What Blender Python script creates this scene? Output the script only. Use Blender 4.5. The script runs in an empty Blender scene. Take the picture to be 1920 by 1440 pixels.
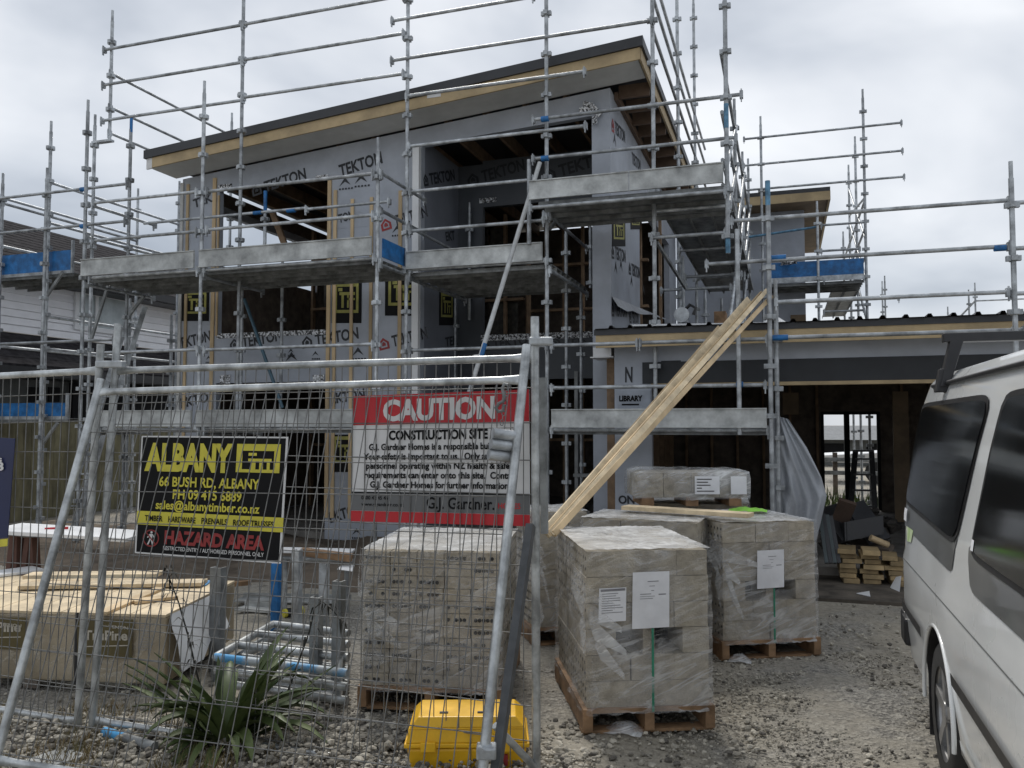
import bpy, math, random
from mathutils import Vector, Matrix
from math import radians as R, sin, cos, pi
random.seed(7)
S = bpy.context.scene
COL = S.collection

# ------------------------------------------------------------------ camera
F, EYE, YAW, PITCH = 1540.0, 1.6, R(18.413), R(2.783)
cam = bpy.data.cameras.new('camera'); camo = bpy.data.objects.new('camera', cam); COL.objects.link(camo)
cam.lens = 36 * F / 1920; cam.sensor_width = 36; cam.clip_start = .05; cam.clip_end = 2000
camo.location = (0, 0, EYE); camo.rotation_euler = (R(90) + PITCH, 0, YAW)
S.camera = camo

# ------------------------------------------------------------------ sky and sun
SUN_EL, SUN_AZ = R(52), R(-28)            # azimuth from +Y, negative to the left
w = bpy.data.worlds.new('World'); S.world = w; w.use_nodes = True
nt = w.node_tree; N = nt.nodes; L = nt.links; N.clear()
out = N.new('ShaderNodeOutputWorld'); bg1 = N.new('ShaderNodeBackground'); bg2 = N.new('ShaderNodeBackground')
mx = N.new('ShaderNodeMixShader'); mx.inputs[0].default_value = .9
sky = N.new('ShaderNodeTexSky'); sky.sky_type = 'NISHITA'; sky.sun_disc = False
sky.sun_elevation = SUN_EL; sky.sun_rotation = SUN_AZ
bg1.inputs[1].default_value = .1
tc = N.new('ShaderNodeTexCoord'); mp = N.new('ShaderNodeMapping'); mp.inputs['Scale'].default_value = (1, 1, 2.0)
mp.inputs['Location'].default_value = (3.1, 1.7, .4)
nz = N.new('ShaderNodeTexNoise'); nz.inputs['Scale'].default_value = 2.3; nz.inputs['Detail'].default_value = 5; nz.inputs['Roughness'].default_value = .46
nz.inputs['Distortion'].default_value = .25
rp = N.new('ShaderNodeValToRGB')
rp.color_ramp.elements[0].position = .36; rp.color_ramp.elements[0].color = (.40, .445, .515, 1)
rp.color_ramp.elements[1].position = .66; rp.color_ramp.elements[1].color = (.98, 1.0, 1.03, 1)
e = rp.color_ramp.elements.new(.50); e.color = (.66, .70, .76, 1)
L.new(tc.outputs['Generated'], mp.inputs[0]); L.new(mp.outputs[0], nz.inputs[0]); L.new(nz.outputs[0], rp.inputs[0])
L.new(rp.outputs[0], bg2.inputs[0]); bg2.inputs[1].default_value = .93
L.new(sky.outputs[0], bg1.inputs[0]); L.new(bg1.outputs[0], mx.inputs[1]); L.new(bg2.outputs[0], mx.inputs[2]); L.new(mx.outputs[0], out.inputs[0])
sl = bpy.data.lights.new('sun', 'SUN'); so = bpy.data.objects.new('sun', sl); COL.objects.link(so)
sl.energy = 2.4; sl.angle = R(14); sl.color = (1, .96, .9)
sd = Vector((sin(SUN_AZ) * cos(SUN_EL), cos(SUN_AZ) * cos(SUN_EL), sin(SUN_EL)))
so.rotation_euler = sd.to_track_quat('Z', 'Y').to_euler(); so.location = (0, 0, 30)
S.view_settings.view_transform = 'Standard'; S.view_settings.look = 'None'; S.view_settings.exposure = .14; S.view_settings.gamma = 1

# ------------------------------------------------------------------ survey helpers: sight lines of the photo turned into metres
_f = Vector((-sin(YAW) * cos(PITCH), cos(YAW) * cos(PITCH), sin(PITCH))); _r = Vector((cos(YAW), sin(YAW), 0)); _u = _r.cross(_f)
CAM = Vector((0, 0, EYE))
def ray(px, py): return _f + _r * ((px - 960) / F) - _u * ((py - 720) / F)
def aY(px, py, Y): d = ray(px, py); return CAM + d * (Y / d.y)
def aX(px, py, X): d = ray(px, py); return CAM + d * (X / d.x)
def aZ(px, py, z=0): d = ray(px, py); return CAM + d * ((z - EYE) / d.z)
def aD(px, py, D): return CAM + ray(px, py) * D
def aP(px, py, o, n): d = ray(px, py); return CAM + d * ((o - CAM).dot(n) / d.dot(n))

# ------------------------------------------------------------------ materials
MATS = {}
def mat(name, col, rough=.7, metal=0, var=.12, scale=6, bump=0, bscale=None, col2=None, coat=0, detail=4, spec=.5, stretch=None, contrast=(.35, .68), tint=0):
    if name in MATS: return MATS[name]
    m = bpy.data.materials.new(name); m.use_nodes = True; MATS[name] = m
    n = m.node_tree.nodes; l = m.node_tree.links; b = n['Principled BSDF']
    b.inputs['Roughness'].default_value = rough; b.inputs['Metallic'].default_value = metal; b.inputs['Specular IOR Level'].default_value = spec
    if coat: b.inputs['Coat Weight'].default_value = coat; b.inputs['Coat Roughness'].default_value = .06
    t = n.new('ShaderNodeTexCoord'); mpn = n.new('ShaderNodeMapping'); l.new(t.outputs['Object'], mpn.inputs[0])
    if stretch: mpn.inputs['Scale'].default_value = stretch
    z = n.new('ShaderNodeTexNoise'); z.inputs['Scale'].default_value = scale; z.inputs['Detail'].default_value = detail; z.inputs['Roughness'].default_value = .62
    l.new(mpn.outputs[0], z.inputs[0])
    r = n.new('ShaderNodeValToRGB'); c = Vector(col)
    c2 = Vector(col2) if col2 else c * (1 + var * 1.2); c1 = c * (1 - var * 1.6) if not col2 else c
    r.color_ramp.elements[0].position = contrast[0]; r.color_ramp.elements[0].color = (*c1, 1)
    r.color_ramp.elements[1].position = contrast[1]; r.color_ramp.elements[1].color = (*c2, 1)
    l.new(z.outputs[0], r.inputs[0])
    if tint:                                    # every piece of the batch has its own shade
        oi = n.new('ShaderNodeObjectInfo'); mr0 = n.new('ShaderNodeMapRange'); mr0.inputs[3].default_value = 1 - tint; mr0.inputs[4].default_value = 1 + tint * .7; l.new(oi.outputs['Random'], mr0.inputs[0])
        hsv = n.new('ShaderNodeHueSaturation'); l.new(mr0.outputs[0], hsv.inputs['Value']); l.new(r.outputs[0], hsv.inputs['Color']); l.new(hsv.outputs[0], b.inputs['Base Color'])
    else: l.new(r.outputs[0], b.inputs['Base Color'])
    if var > .01 and rough < .6:
        mr = n.new('ShaderNodeMapRange'); mr.inputs[3].default_value = max(.02, rough - .12 * (1 - metal * .2)); mr.inputs[4].default_value = min(1, rough + .15)
        l.new(z.outputs[0], mr.inputs[0]); l.new(mr.outputs[0], b.inputs['Roughness'])
    if bump:
        z2 = n.new('ShaderNodeTexNoise'); z2.inputs['Scale'].default_value = bscale or scale * 4; z2.inputs['Detail'].default_value = 6
        l.new(mpn.outputs[0], z2.inputs[0]); bp = n.new('ShaderNodeBump'); bp.inputs['Strength'].default_value = bump; bp.inputs['Distance'].default_value = .02
        l.new(z2.outputs[0], bp.inputs['Height']); l.new(bp.outputs[0], b.inputs['Normal'])
    return m
def film(name, lo, hi, col=(.82, .84, .86), scale=3.5, stretch=(1, 1, 5)):
    m = bpy.data.materials.new(name); m.use_nodes = True; MATS[name] = m
    n = m.node_tree.nodes; l = m.node_tree.links; n.clear()
    o = n.new('ShaderNodeOutputMaterial'); mxs = n.new('ShaderNodeMixShader'); tr = n.new('ShaderNodeBsdfTransparent'); p = n.new('ShaderNodeBsdfPrincipled')
    p.inputs['Base Color'].default_value = (*col, 1); p.inputs['Roughness'].default_value = .16; p.inputs['Specular IOR Level'].default_value = 1.0
    t = n.new('ShaderNodeTexCoord'); m0 = n.new('ShaderNodeMapping'); m0.inputs['Rotation'].default_value = (.25, .42, 0); mpn = n.new('ShaderNodeMapping'); mpn.inputs['Scale'].default_value = stretch
    z = n.new('ShaderNodeTexNoise'); z.inputs['Scale'].default_value = scale; z.inputs['Detail'].default_value = 4; z.inputs['Roughness'].default_value = .55; z.inputs['Distortion'].default_value = .9
    r1 = n.new('ShaderNodeMath'); r1.operation = 'SUBTRACT'; r1.inputs[1].default_value = .5; r2 = n.new('ShaderNodeMath'); r2.operation = 'ABSOLUTE'          # ridges = creases
    big = n.new('ShaderNodeTexNoise'); big.inputs['Scale'].default_value = 3.2; big.inputs['Detail'].default_value = 3
    mr = n.new('ShaderNodeMapRange'); mr.inputs[1].default_value = .05; mr.inputs[2].default_value = .0; mr.inputs[3].default_value = 0; mr.inputs[4].default_value = .48
    mb_ = n.new('ShaderNodeMapRange'); mb_.inputs[1].default_value = .38; mb_.inputs[2].default_value = .7; mb_.inputs[3].default_value = lo; mb_.inputs[4].default_value = hi
    mu = n.new('ShaderNodeMath'); mu.operation = 'MULTIPLY'; ad = n.new('ShaderNodeMath'); ad.operation = 'ADD'; ad.use_clamp = True
    bp = n.new('ShaderNodeBump'); bp.inputs['Strength'].default_value = .6; bp.inputs['Distance'].default_value = .03
    l.new(t.outputs['Object'], m0.inputs[0]); l.new(m0.outputs[0], mpn.inputs[0]); l.new(mpn.outputs[0], z.inputs[0]); l.new(t.outputs['Object'], big.inputs[0])
    l.new(z.outputs[0], r1.inputs[0]); l.new(r1.outputs[0], r2.inputs[0]); l.new(r2.outputs[0], mr.inputs[0]); l.new(big.outputs[0], mb_.inputs[0])
    l.new(mr.outputs[0], mu.inputs[0]); l.new(big.outputs[0], mu.inputs[1]); l.new(mu.outputs[0], ad.inputs[0]); l.new(mb_.outputs[0], ad.inputs[1])
    l.new(r2.outputs[0], bp.inputs['Height'])
    l.new(bp.outputs[0], p.inputs['Normal']); l.new(ad.outputs[0], mxs.inputs[0]); l.new(tr.outputs[0], mxs.inputs[1]); l.new(p.outputs[0], mxs.inputs[2]); l.new(mxs.outputs[0], o.inputs[0])
    return m
GALV = mat('galvanised steel', (.44, .465, .485), .42, .4, .30, 7, .08, 60, tint=.26, detail=7)
GALVD = mat('weathered galvanised steel', (.25, .262, .265), .58, .3, .32, 6, .1, 50, tint=.25, detail=7)
PLATE = mat('galvanised sheet', (.45, .465, .46), .5, .3, .34, 4, .06, 30, contrast=(.3, .72), tint=.14, detail=8)
ALU = mat('bright fence tube', (.47, .49, .495), .36, .6, .3, 9, .07, 60, tint=.1, detail=7)
WIRE = mat('fence wire', (.2, .2, .195), .5, .5, .15, 20)
BLUE = mat('blue paint', (.018, .15, .40), .5, 0, .25, 9, .04)
WRAP = mat('grey building wrap', (.40, .43, .485), .5, 0, .1, 1.6, .7, 3.2)
WRAPB = mat('dark building wrap', (.07, .078, .09), .5, 0, .1, 1.6, .5, 3.2)  # back of the recess: its deep shade is put into the wrap colour
WRAPM = mat('shaded building wrap', (.20, .215, .25), .5, 0, .1, 1.6, .5, 3.2)  # recess side walls: same wrap with the shade put into its colour
WRAPD = mat('folded grey wrap', (.46, .48, .51), .42, 0, .15, 4, .3, 8)
PINE = mat('pine', (.60, .45, .265), .65, 0, .2, 3, .12, 30, stretch=(1, 1, .25), tint=.16)
PINEL = mat('fresh pine board', (.68, .55, .36), .6, 0, .2, 5, .12, 40, tint=.1)
FASC = mat('primed timber fascia', (.44, .335, .19), .6, 0, .16, 2.5, .04)
STUD = mat('framing timber', (.27, .18, .11), .75, 0, .2, 6)
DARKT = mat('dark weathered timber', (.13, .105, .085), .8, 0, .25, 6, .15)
PALT = mat('pallet timber', (.27, .165, .09), .8, 0, .28, 7, .25, 40)
DARK = mat('dark flashing', (.035, .037, .042), .45, 0, .15, 4)
BLACK = mat('black print', (.010, .010, .011), .6, 0, .05, 5, spec=.15)
BLKP = mat('black plastic', (.018, .018, .02), .42, 0, .2, 8, .05)
RUB = mat('tyre rubber', (.02, .02, .02), .75, 0, .2, 20, .1)
SOFF = mat('grey soffit', (.62, .62, .60), .7, 0, .08, 2)
WHITE = mat('white paint', (.76, .77, .78), .4, 0, .04, 4)
WEATH = mat('white weatherboard', (.88, .88, .90), .6, 0, .03, 3)
TILE = mat('dark roof tile', (.04, .038, .04), 1.0, 0, .25, 8, .2, spec=.04)
REND = mat('grey render', (.13, .135, .13), .8, 0, .12, 4)
FENC = mat('weathered fence palings', (.19, .175, .105), .85, 0, .25, 5, .2, stretch=(1, 1, .3))
CONC = mat('concrete block', (.375, .335, .265), .85, 0, .16, 14, .35, 120, tint=.12)
CONCD = mat('slab concrete', (.24, .225, .205), .8, 0, .2, 5, .15)
HOLE = mat('core hole', (.02, .02, .02), .9, 0, .1)
RED = mat('sign red', (.52, .016, .026), .4, 0, .08, 3)
REDD = mat('faded sign red', (.30, .03, .03), .5, 0, .18, 12)
SWHITE = mat('sign white', (.68, .68, .68), .42, 0, .05, 3)
SGREY = mat('sign grey', (.14, .145, .15), .42, 0, .05, 3)
YEL = mat('sign yellow', (.64, .57, .06), .5, 0, .08, 10)
PYEL = mat('print yellow', (.34, .325, .085), .6, 0, .12, 10)
YPL = mat('yellow plastic', (.74, .42, .012), .42, 0, .1, 6, .08, 25, contrast=(.25, .6))
NAVY = mat('sign navy', (.01, .018, .075), .4, 0, .06, 3)
PAPER = mat('paper', (.74, .75, .78), .6, 0, .05, 8, .1, 12)
PRINT = mat('faint print', (.22, .22, .24), .7, 0, .1, 10)
GREENS = mat('green strap', (.03, .24, .15), .4, 0, .1, 10)
FOIL = mat('crumpled foil tape', (.55, .56, .58), .3, .5, .6, 40, 1.0, 60, contrast=(.42, .56))
PACKW = mat('timber pack wrap', (.35, .285, .19), .4, 0, .2, 3, .7, 7)
BROWN = mat('printed wrap brown', (.11, .085, .028), .5, 0, .15, 5)
CREAM = mat('print cream', (.50, .46, .38), .6, 0, .15, 18)
PLY = mat('brown ply', (.22, .16, .10), .7, 0, .15, 3)
FILM = film('stretch film', .03, .28, col=(.76, .77, .78), scale=1.6, stretch=(1, 1, 6))
FILM2 = film('bunched stretch film', .06, .55, scale=3, stretch=(1, 1, 5))
TOPF = film('sky whitened top film', .40, .85, col=(.88, .88, .87), scale=4, stretch=(1, 1, 1))  # whiter than the sides: the bright sky on top is put into the colour
VPAINT = mat('white van paint', (.80, .815, .81), .28, 0, .03, 1.2, coat=.9)
VSILV = mat('silver van paint', (.21, .215, .215), .32, .4, .08, 3, coat=.6)
GLASS = mat('tinted glass', (.010, .011, .012), .03, 0, .02, 2, spec=.9)
LEAF = mat('flax leaf', (.026, .05, .013), .55, 0, .3, 4, col2=(.125, .16, .05), contrast=(.3, .75))
WEED = mat('dark weed leaf', (.018, .018, .012), .7, 0, .2, 8)
HIVIS = mat('lime fabric', (.22, .55, .05), .7, 0, .15, 10, .2)
ALUW = mat('alloy wheel', (.40, .40, .40), .35, .8, .2, 10)
GRASS = mat('grass green', (.08, .12, .03), .9, 0, .4, 8, .4)
TARP = mat('grey tarpaulin', (.36, .38, .41), .28, 0, .05, 3, .3, 14)
LIME = mat('lime paint mark', (.42, .60, .24), .5, 0, .1, 8, col2=(.66, .72, .55), contrast=(.4, .6))

# ------------------------------------------------------------------ mesh builder
WORLD = {}
class MB:
    def __init__(s): s.v = []; s.f = []; s.m = []; s.s = []
    def add(s, v, f, mi=0, sm=False):
        o = len(s.v); s.v += [Vector(p) for p in v]
        for q in f: s.f.append([o + i for i in q]); s.m.append(mi); s.s.append(sm)
        return s
    def hexa(s, p, mi=0):            # 8 points: bottom ring, top ring
        return s.add(p, [(3, 2, 1, 0), (4, 5, 6, 7), (0, 1, 5, 4), (1, 2, 6, 5), (2, 3, 7, 6), (3, 0, 4, 7)], mi)
    def box(s, a, b, mi=0):
        x0, y0, z0 = a; x1, y1, z1 = b
        return s.hexa([(x0, y0, z0), (x1, y0, z0), (x1, y1, z0), (x0, y1, z0), (x0, y0, z1), (x1, y0, z1), (x1, y1, z1), (x0, y1, z1)], mi)
    def obox(s, c, u, v, n, hu, hv, hn, mi=0):
        c = Vector(c); u = u.normalized() * hu; v = v.normalized() * hv; n = n.normalized() * hn
        return s.hexa([c - u - v - n, c + u - v - n, c + u + v - n, c - u + v - n, c - u - v + n, c + u - v + n, c + u + v + n, c - u + v + n], mi)
    def bar(s, p, q, wd, th, up=Vector((0, 0, 1)), mi=0):
        p = Vector(p); q = Vector(q); d = (q - p); 
        if abs(d.normalized().dot(up)) > .98: up = Vector((0, 1, 0))
        a = d.cross(up).normalized(); b = a.cross(d).normalized()
        return s.obox((p + q) / 2, d, a, b, d.length / 2, wd / 2, th / 2, mi)
    def tube(s, p, q, r, n=9, mi=0, r2=None):
        p = Vector(p); q = Vector(q); d = (q - p).normalized(); r2 = r if r2 is None else r2
        a = d.orthogonal().normalized(); b = d.cross(a)
        ring = [a * cos(2 * pi * k / n) + b * sin(2 * pi * k / n) for k in range(n)]
        s.add([p + x * r for x in ring] + [q + x * r2 for x in ring], [(k, (k + 1) % n, n + (k + 1) % n, n + k) for k in range(n)], mi, True)
        s.add([p + x * r for x in ring], [tuple(range(n - 1, -1, -1))], mi); s.add([q + x * r2 for x in ring], [tuple(range(n))], mi)
        return s
    def path(s, pts, r, n=8, mi=0, closed=False):
        pts = [Vector(p) for p in pts]; rs = r if isinstance(r, list) else [r] * len(pts); rings = []
        ref = None
        for i, p in enumerate(pts):
            d = (pts[min(i + 1, len(pts) - 1)] - pts[max(i - 1, 0)]).normalized()
            a = (d.orthogonal() if ref is None else ref - d * ref.dot(d)).normalized(); ref = a; b = d.cross(a)
            rings.append([p + (a * cos(2 * pi * k / n) + b * sin(2 * pi * k / n)) * rs[i] for k in range(n)])
        v = [x for g in rings for x in g]; f = []
        for i in range(len(pts) - 1):
            for k in range(n): f.append((i * n + k, i * n + (k + 1) % n, (i + 1) * n + (k + 1) % n, (i + 1) * n + k))
        s.add(v, f, mi, True); s.add(rings[0], [tuple(range(n - 1, -1, -1))], mi); s.add(rings[-1], [tuple(range(n))], mi)
        return s
    def quad(s, a, b, c, d, mi=0): return s.add([a, b, c, d], [(0, 1, 2, 3)], mi)
    def disc(s, c, u, v, r, n=10, mi=0):
        return s.add([Vector(c) + u * (r * cos(2 * pi * k / n)) + v * (r * sin(2 * pi * k / n)) for k in range(n)], [tuple(range(n))], mi)
    def slab(s, poly, nrm, th, mi=0):    # extrude a polygon along -nrm
        n = len(poly); poly = [Vector(p) for p in poly]; bk = [p - nrm * th for p in poly]
        s.add(poly + bk, [tuple(range(n)), tuple(range(2 * n - 1, n - 1, -1))] + [(k, n + k, n + (k + 1) % n, (k + 1) % n) for k in range(n)], mi)
        return s
    def build(s, name, mats, parent=None, loc=None, bevel=0, seg=2):
        if not isinstance(mats, (list, tuple)): mats = [mats]
        o0 = Vector(loc) if loc is not None else (WORLD[parent.name] if parent else Vector((0, 0, 0)))
        if parent is None and loc is None:
            xs = [p.x for p in s.v]; ys = [p.y for p in s.v]; o0 = Vector(((min(xs) + max(xs)) / 2, (min(ys) + max(ys)) / 2, min(p.z for p in s.v)))
        me = bpy.data.meshes.new(name); me.from_pydata([p - o0 for p in s.v], [], s.f)
        for x in mats: me.materials.append(x)
        me.polygons.foreach_set('material_index', s.m); me.polygons.foreach_set('use_smooth', s.s); me.update()
        o = bpy.data.objects.new(name, me); COL.objects.link(o)
        if parent: o.parent = parent
        else: o.location = o0
        WORLD[o.name] = o0
        if bevel:
            b = o.modifiers.new('bevel', 'BEVEL'); b.width = bevel; b.segments = seg; b.limit_method = 'ANGLE'; b.angle_limit = R(40)
        return o
def pieces(mb, name, mats, parent, loc=None):
    """one object per separate piece of the builder"""
    par = list(range(len(mb.v)))
    def fd(i):
        while par[i] != i: par[i] = par[par[i]]; i = par[i]
        return i
    for f in mb.f:
        for i in f[1:]: par[fd(i)] = fd(f[0])
    groups = {}
    for k, f in enumerate(mb.f): groups.setdefault(fd(f[0]), []).append(k)
    res = []
    for ks in groups.values():
        ids = sorted({i for k in ks for i in mb.f[k]}); ix = {i: n for n, i in enumerate(ids)}; q = MB()
        q.v = [mb.v[i] for i in ids]; q.f = [[ix[i] for i in mb.f[k]] for k in ks]; q.m = [mb.m[k] for k in ks]; q.s = [mb.s[k] for k in ks]; res.append(q.build(name, mats, parent, loc))
    return res
def tag(o, label, cat, group=None):
    o['label'] = label; o['category'] = cat
    if group: o['group'] = group
    return o
def thing(name, label, cat, loc, group=None):
    o = bpy.data.objects.new(name, None); COL.objects.link(o); o.location = loc; o.empty_display_size = .2
    WORLD[o.name] = Vector(loc); return tag(o, label, cat, group)

_tc = {}
def textmesh(body, bold=0):
    k = (body, bold)
    if k in _tc: return _tc[k]
    c = bpy.data.curves.new('t', 'FONT'); c.body = body; c.size = 1; c.offset = bold; c.resolution_u = 3; c.fill_mode = 'FRONT' if hasattr(c, 'fill_mode') else c.fill_mode
    o = bpy.data.objects.new('t', c); me = bpy.data.meshes.new_from_object(o)
    v = [p.co.copy() for p in me.vertices]; f = [tuple(p.vertices) for p in me.polygons]
    x0 = min(p.x for p in v); x1 = max(p.x for p in v); y0 = 0; y1 = .7
    bpy.data.objects.remove(o); bpy.data.curves.remove(c); bpy.data.meshes.remove(me)
    _tc[k] = ([((p.x - x0) / (x1 - x0), (p.y - y0) / (y1 - y0)) for p in v], f, (x1 - x0) / .7); return _tc[k]
def text(mb, body, org, ux, uy, width=None, height=.1, bold=.02, mi=0, lift=.003, clip=None):
    """writing: org = left end of the baseline, ux/uy unit vectors, cap height in metres"""
    v, f, asp = textmesh(body, bold); wd = width or asp * height; n = ux.cross(uy).normalized()
    mb.add([Vector(org) + ux * (a * wd) + uy * (b * height) + n * lift for a, b in v], f, mi); return wd
def onpix(mb, body, p0, p1, hgt, nrm, lift=.004, mi=0, bold=.03):
    """writing along the line p0..p1 (two points on a wall)"""
    ux = (p1 - p0); wd = ux.length; ux = ux / wd; uy = nrm.cross(ux).normalized()
    text(mb, body, p0, ux, uy, wd, hgt, bold, mi, lift)

# ================================================================== SETTING
def ground():
    m = bpy.data.materials.new('gravel ground'); m.use_nodes = True; n = m.node_tree.nodes; l = m.node_tree.links; b = n['Principled BSDF']; b.inputs['Roughness'].default_value = .92
    t = n.new('ShaderNodeTexCoord')
    def noise(sc, det=6, ro=.65):
        z = n.new('ShaderNodeTexNoise'); z.inputs['Scale'].default_value = sc; z.inputs['Detail'].default_value = det; z.inputs['Roughness'].default_value = ro; l.new(t.outputs['Object'], z.inputs[0]); return z
    def ramp(src, a, ca, bb, cb):
        r = n.new('ShaderNodeValToRGB'); r.color_ramp.elements[0].position = a; r.color_ramp.elements[0].color = (*ca, 1); r.color_ramp.elements[1].position = bb; r.color_ramp.elements[1].color = (*cb, 1); l.new(src, r.inputs[0]); return r
    big = noise(.55, 5); peb = n.new('ShaderNodeTexVoronoi'); peb.inputs['Scale'].default_value = 42; l.new(t.outputs['Object'], peb.inputs[0])
    peb2 = n.new('ShaderNodeTexVoronoi'); peb2.inputs['Scale'].default_value = 105; l.new(t.outputs['Object'], peb2.inputs[0])
    fine = noise(30, 8)
    base = ramp(fine.outputs[0], .3, (.205, .185, .15), .72, (.42, .385, .315))
    st = ramp(peb.outputs['Color'], .1, (.085, .08, .075), .9, (.50, .47, .41))
    st2 = ramp(peb2.outputs['Color'], .1, (.08, .077, .07), .9, (.46, .435, .385))
    mx0 = n.new('ShaderNodeMix'); mx0.data_type = 'RGBA'; l.new(st.outputs[0], mx0.inputs[6]); l.new(st2.outputs[0], mx0.inputs[7]); mx0.inputs[0].default_value = .5
    msk = ramp(big.outputs[0], .44, (0, 0, 0), .56, (1, 1, 1))
    mx1 = n.new('ShaderNodeMix'); mx1.data_type = 'RGBA'; l.new(msk.outputs[0], mx1.inputs[0]); l.new(base.outputs[0], mx1.inputs[6]); l.new(mx0.outputs[2], mx1.inputs[7])
    l.new(mx1.outputs[2], b.inputs['Base Color'])
    ad = n.new('ShaderNodeMath'); ad.operation = 'MULTIPLY'; l.new(peb.outputs['Distance'], ad.inputs[0]); l.new(msk.outputs[0], ad.inputs[1])
    ad2 = n.new('ShaderNodeMath'); ad2.operation = 'MULTIPLY_ADD'; l.new(fine.outputs[0], ad2.inputs[0]); ad2.inputs[1].default_value = .8; l.new(ad.outputs[0], ad2.inputs[2])
    bp = n.new('ShaderNodeBump'); bp.inputs['Strength'].default_value = .8; bp.inputs['Distance'].default_value = .03; l.new(ad2.outputs[0], bp.inputs['Height']); l.new(bp.outputs[0], b.inputs['Normal'])
    # one sheet: fine and uneven near the camera, coarse to the horizon
    xs = [-600, -200, -80, -40, -25, -16] + [-12 + .2 * i for i in range(101)] + [12, 20, 40, 90, 250, 600]
    ys = [-60, -20, -8, -3] + [-1 + .2 * i for i in range(61)] + [13, 16, 20, 30, 60, 150, 400, 900]
    rnd = random.Random(3); mb = MB(); v = []
    for y in ys:
        for x in xs:
            near = -12 < x < 8 and -1 < y < 8
            v.append((x, y, (rnd.uniform(-.012, .012) + .012 * sin(x * 3.1 + y * 1.3)) - .006 if near else -.01))
    nx = len(xs); f = [(j * nx + i, j * nx + i + 1, (j + 1) * nx + i + 1, (j + 1) * nx + i) for j in range(len(ys) - 1) for i in range(nx - 1)]
    mb.add(v, f, 0, True); o = mb.build('ground', m, loc=(0, 0, 0)); o['kind'] = 'structure'
ground()

def rock_shapes():
    t = (1 + 5 ** .5) / 2
    v = [Vector(p).normalized() for p in [(-1, t, 0), (1, t, 0), (-1, -t, 0), (1, -t, 0), (0, -1, t), (0, 1, t), (0, -1, -t), (0, 1, -t), (t, 0, -1), (t, 0, 1), (-t, 0, -1), (-t, 0, 1)]]
    f = [(0, 11, 5), (0, 5, 1), (0, 1, 7), (0, 7, 10), (0, 10, 11), (1, 5, 9), (5, 11, 4), (11, 10, 2), (10, 7, 6), (7, 1, 8), (3, 9, 4), (3, 4, 2), (3, 2, 6), (3, 6, 8), (3, 8, 9), (4, 9, 5), (2, 4, 11), (6, 2, 10), (8, 6, 7), (9, 8, 1)]
    return v, f
def gravel():
    rv, rf = rock_shapes(); rnd = random.Random(11); mb = MB()
    st = [mat('stone pale', (.44, .41, .345), .9, 0, .2, 20), mat('stone mid', (.27, .25, .21), .9, 0, .2, 20), mat('stone dark', (.12, .11, .095), .9, 0, .2, 20)]
    def rock(x, y, z, r, mi):
        sc = Vector((rnd.uniform(.7, 1.3), rnd.uniform(.7, 1.3), rnd.uniform(.45, .9))) * r; a = rnd.uniform(0, 6.3); ca, sa = cos(a), sin(a)
        pts = []
        for p in rv:
            q = Vector((p.x * sc.x, p.y * sc.y, p.z * sc.z)) * rnd.uniform(.78, 1.15); pts.append((x + q.x * ca - q.y * sa, y + q.x * sa + q.y * ca, z + q.z))
        mb.add(pts, rf, mi)
    for _ in range(7500):                       # loose stones over the yard, thicker in patches
        px = rnd.uniform(-40, 1960); py = 1120 + 330 * rnd.random() ** .8; p = aZ(px, py, 0)
        if sin(p.x * 2.3 + 1) * cos(p.y * 1.9) + rnd.uniform(-.8, .8) < -.1: continue
        if p.x < -6 or (p.y > 5.2 and p.x < -.5): continue
        rock(p.x, p.y, .004, rnd.choice([.004, .005, .006, .008, .010, .014, .02]), rnd.choice([0, 0, 1, 1, 2]))
    for _ in range(6500):                       # trodden coarse patch between the pallets and the van
        px, py = rnd.gauss(1480, 150), 1225 + abs(rnd.gauss(0, 120)); p = aZ(px, py, 0)
        if py > 1470 or px > 1900: continue
        rock(p.x, p.y, .002, rnd.choice([.003, .004, .004, .005, .005, .006, .008, .011]), rnd.choice([0, 0, 1, 1, 1, 2]))
    for _ in range(4600):                       # the heap of stones along the foot of the fence
        x = rnd.uniform(-3.9, -.85); y = 3.62 + (x + 1.1) * .13 + rnd.gauss(.05, .26); h = .05 * math.exp(-((y - 3.65 - (x + 1.1) * .13) / .25) ** 2)
        rock(x, y, h * rnd.uniform(.2, 1), rnd.choice([.005, .006, .008, .008, .010, .012, .016, .024]), rnd.choice([0, 0, 1, 1, 1, 2]))
    o = mb.build('gravel_stones', st, loc=(0, 0, 0)); o['kind'] = 'stuff'; o['label'] = 'loose grey gravel stones scattered over the bare site yard'; o['category'] = 'gravel'
gravel()

def mound():  # low uneven mound along the house front, darker brown than the gravel
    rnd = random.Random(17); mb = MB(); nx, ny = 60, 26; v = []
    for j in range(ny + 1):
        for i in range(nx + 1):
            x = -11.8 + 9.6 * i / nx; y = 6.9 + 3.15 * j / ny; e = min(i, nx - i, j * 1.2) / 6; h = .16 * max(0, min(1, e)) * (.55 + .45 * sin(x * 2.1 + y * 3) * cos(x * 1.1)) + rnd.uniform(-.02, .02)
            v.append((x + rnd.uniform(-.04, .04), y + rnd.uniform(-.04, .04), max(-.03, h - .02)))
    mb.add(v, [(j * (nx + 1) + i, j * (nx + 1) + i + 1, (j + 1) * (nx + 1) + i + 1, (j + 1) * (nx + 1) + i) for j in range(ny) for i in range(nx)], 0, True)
    o = mb.build('mound', mat('bare dark soil', (.075, .058, .042), .95, 0, .35, 3, .8, 18, col2=(.17, .135, .10), detail=9), loc=(0, 0, 0)); o['kind'] = 'structure'
mound()

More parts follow.
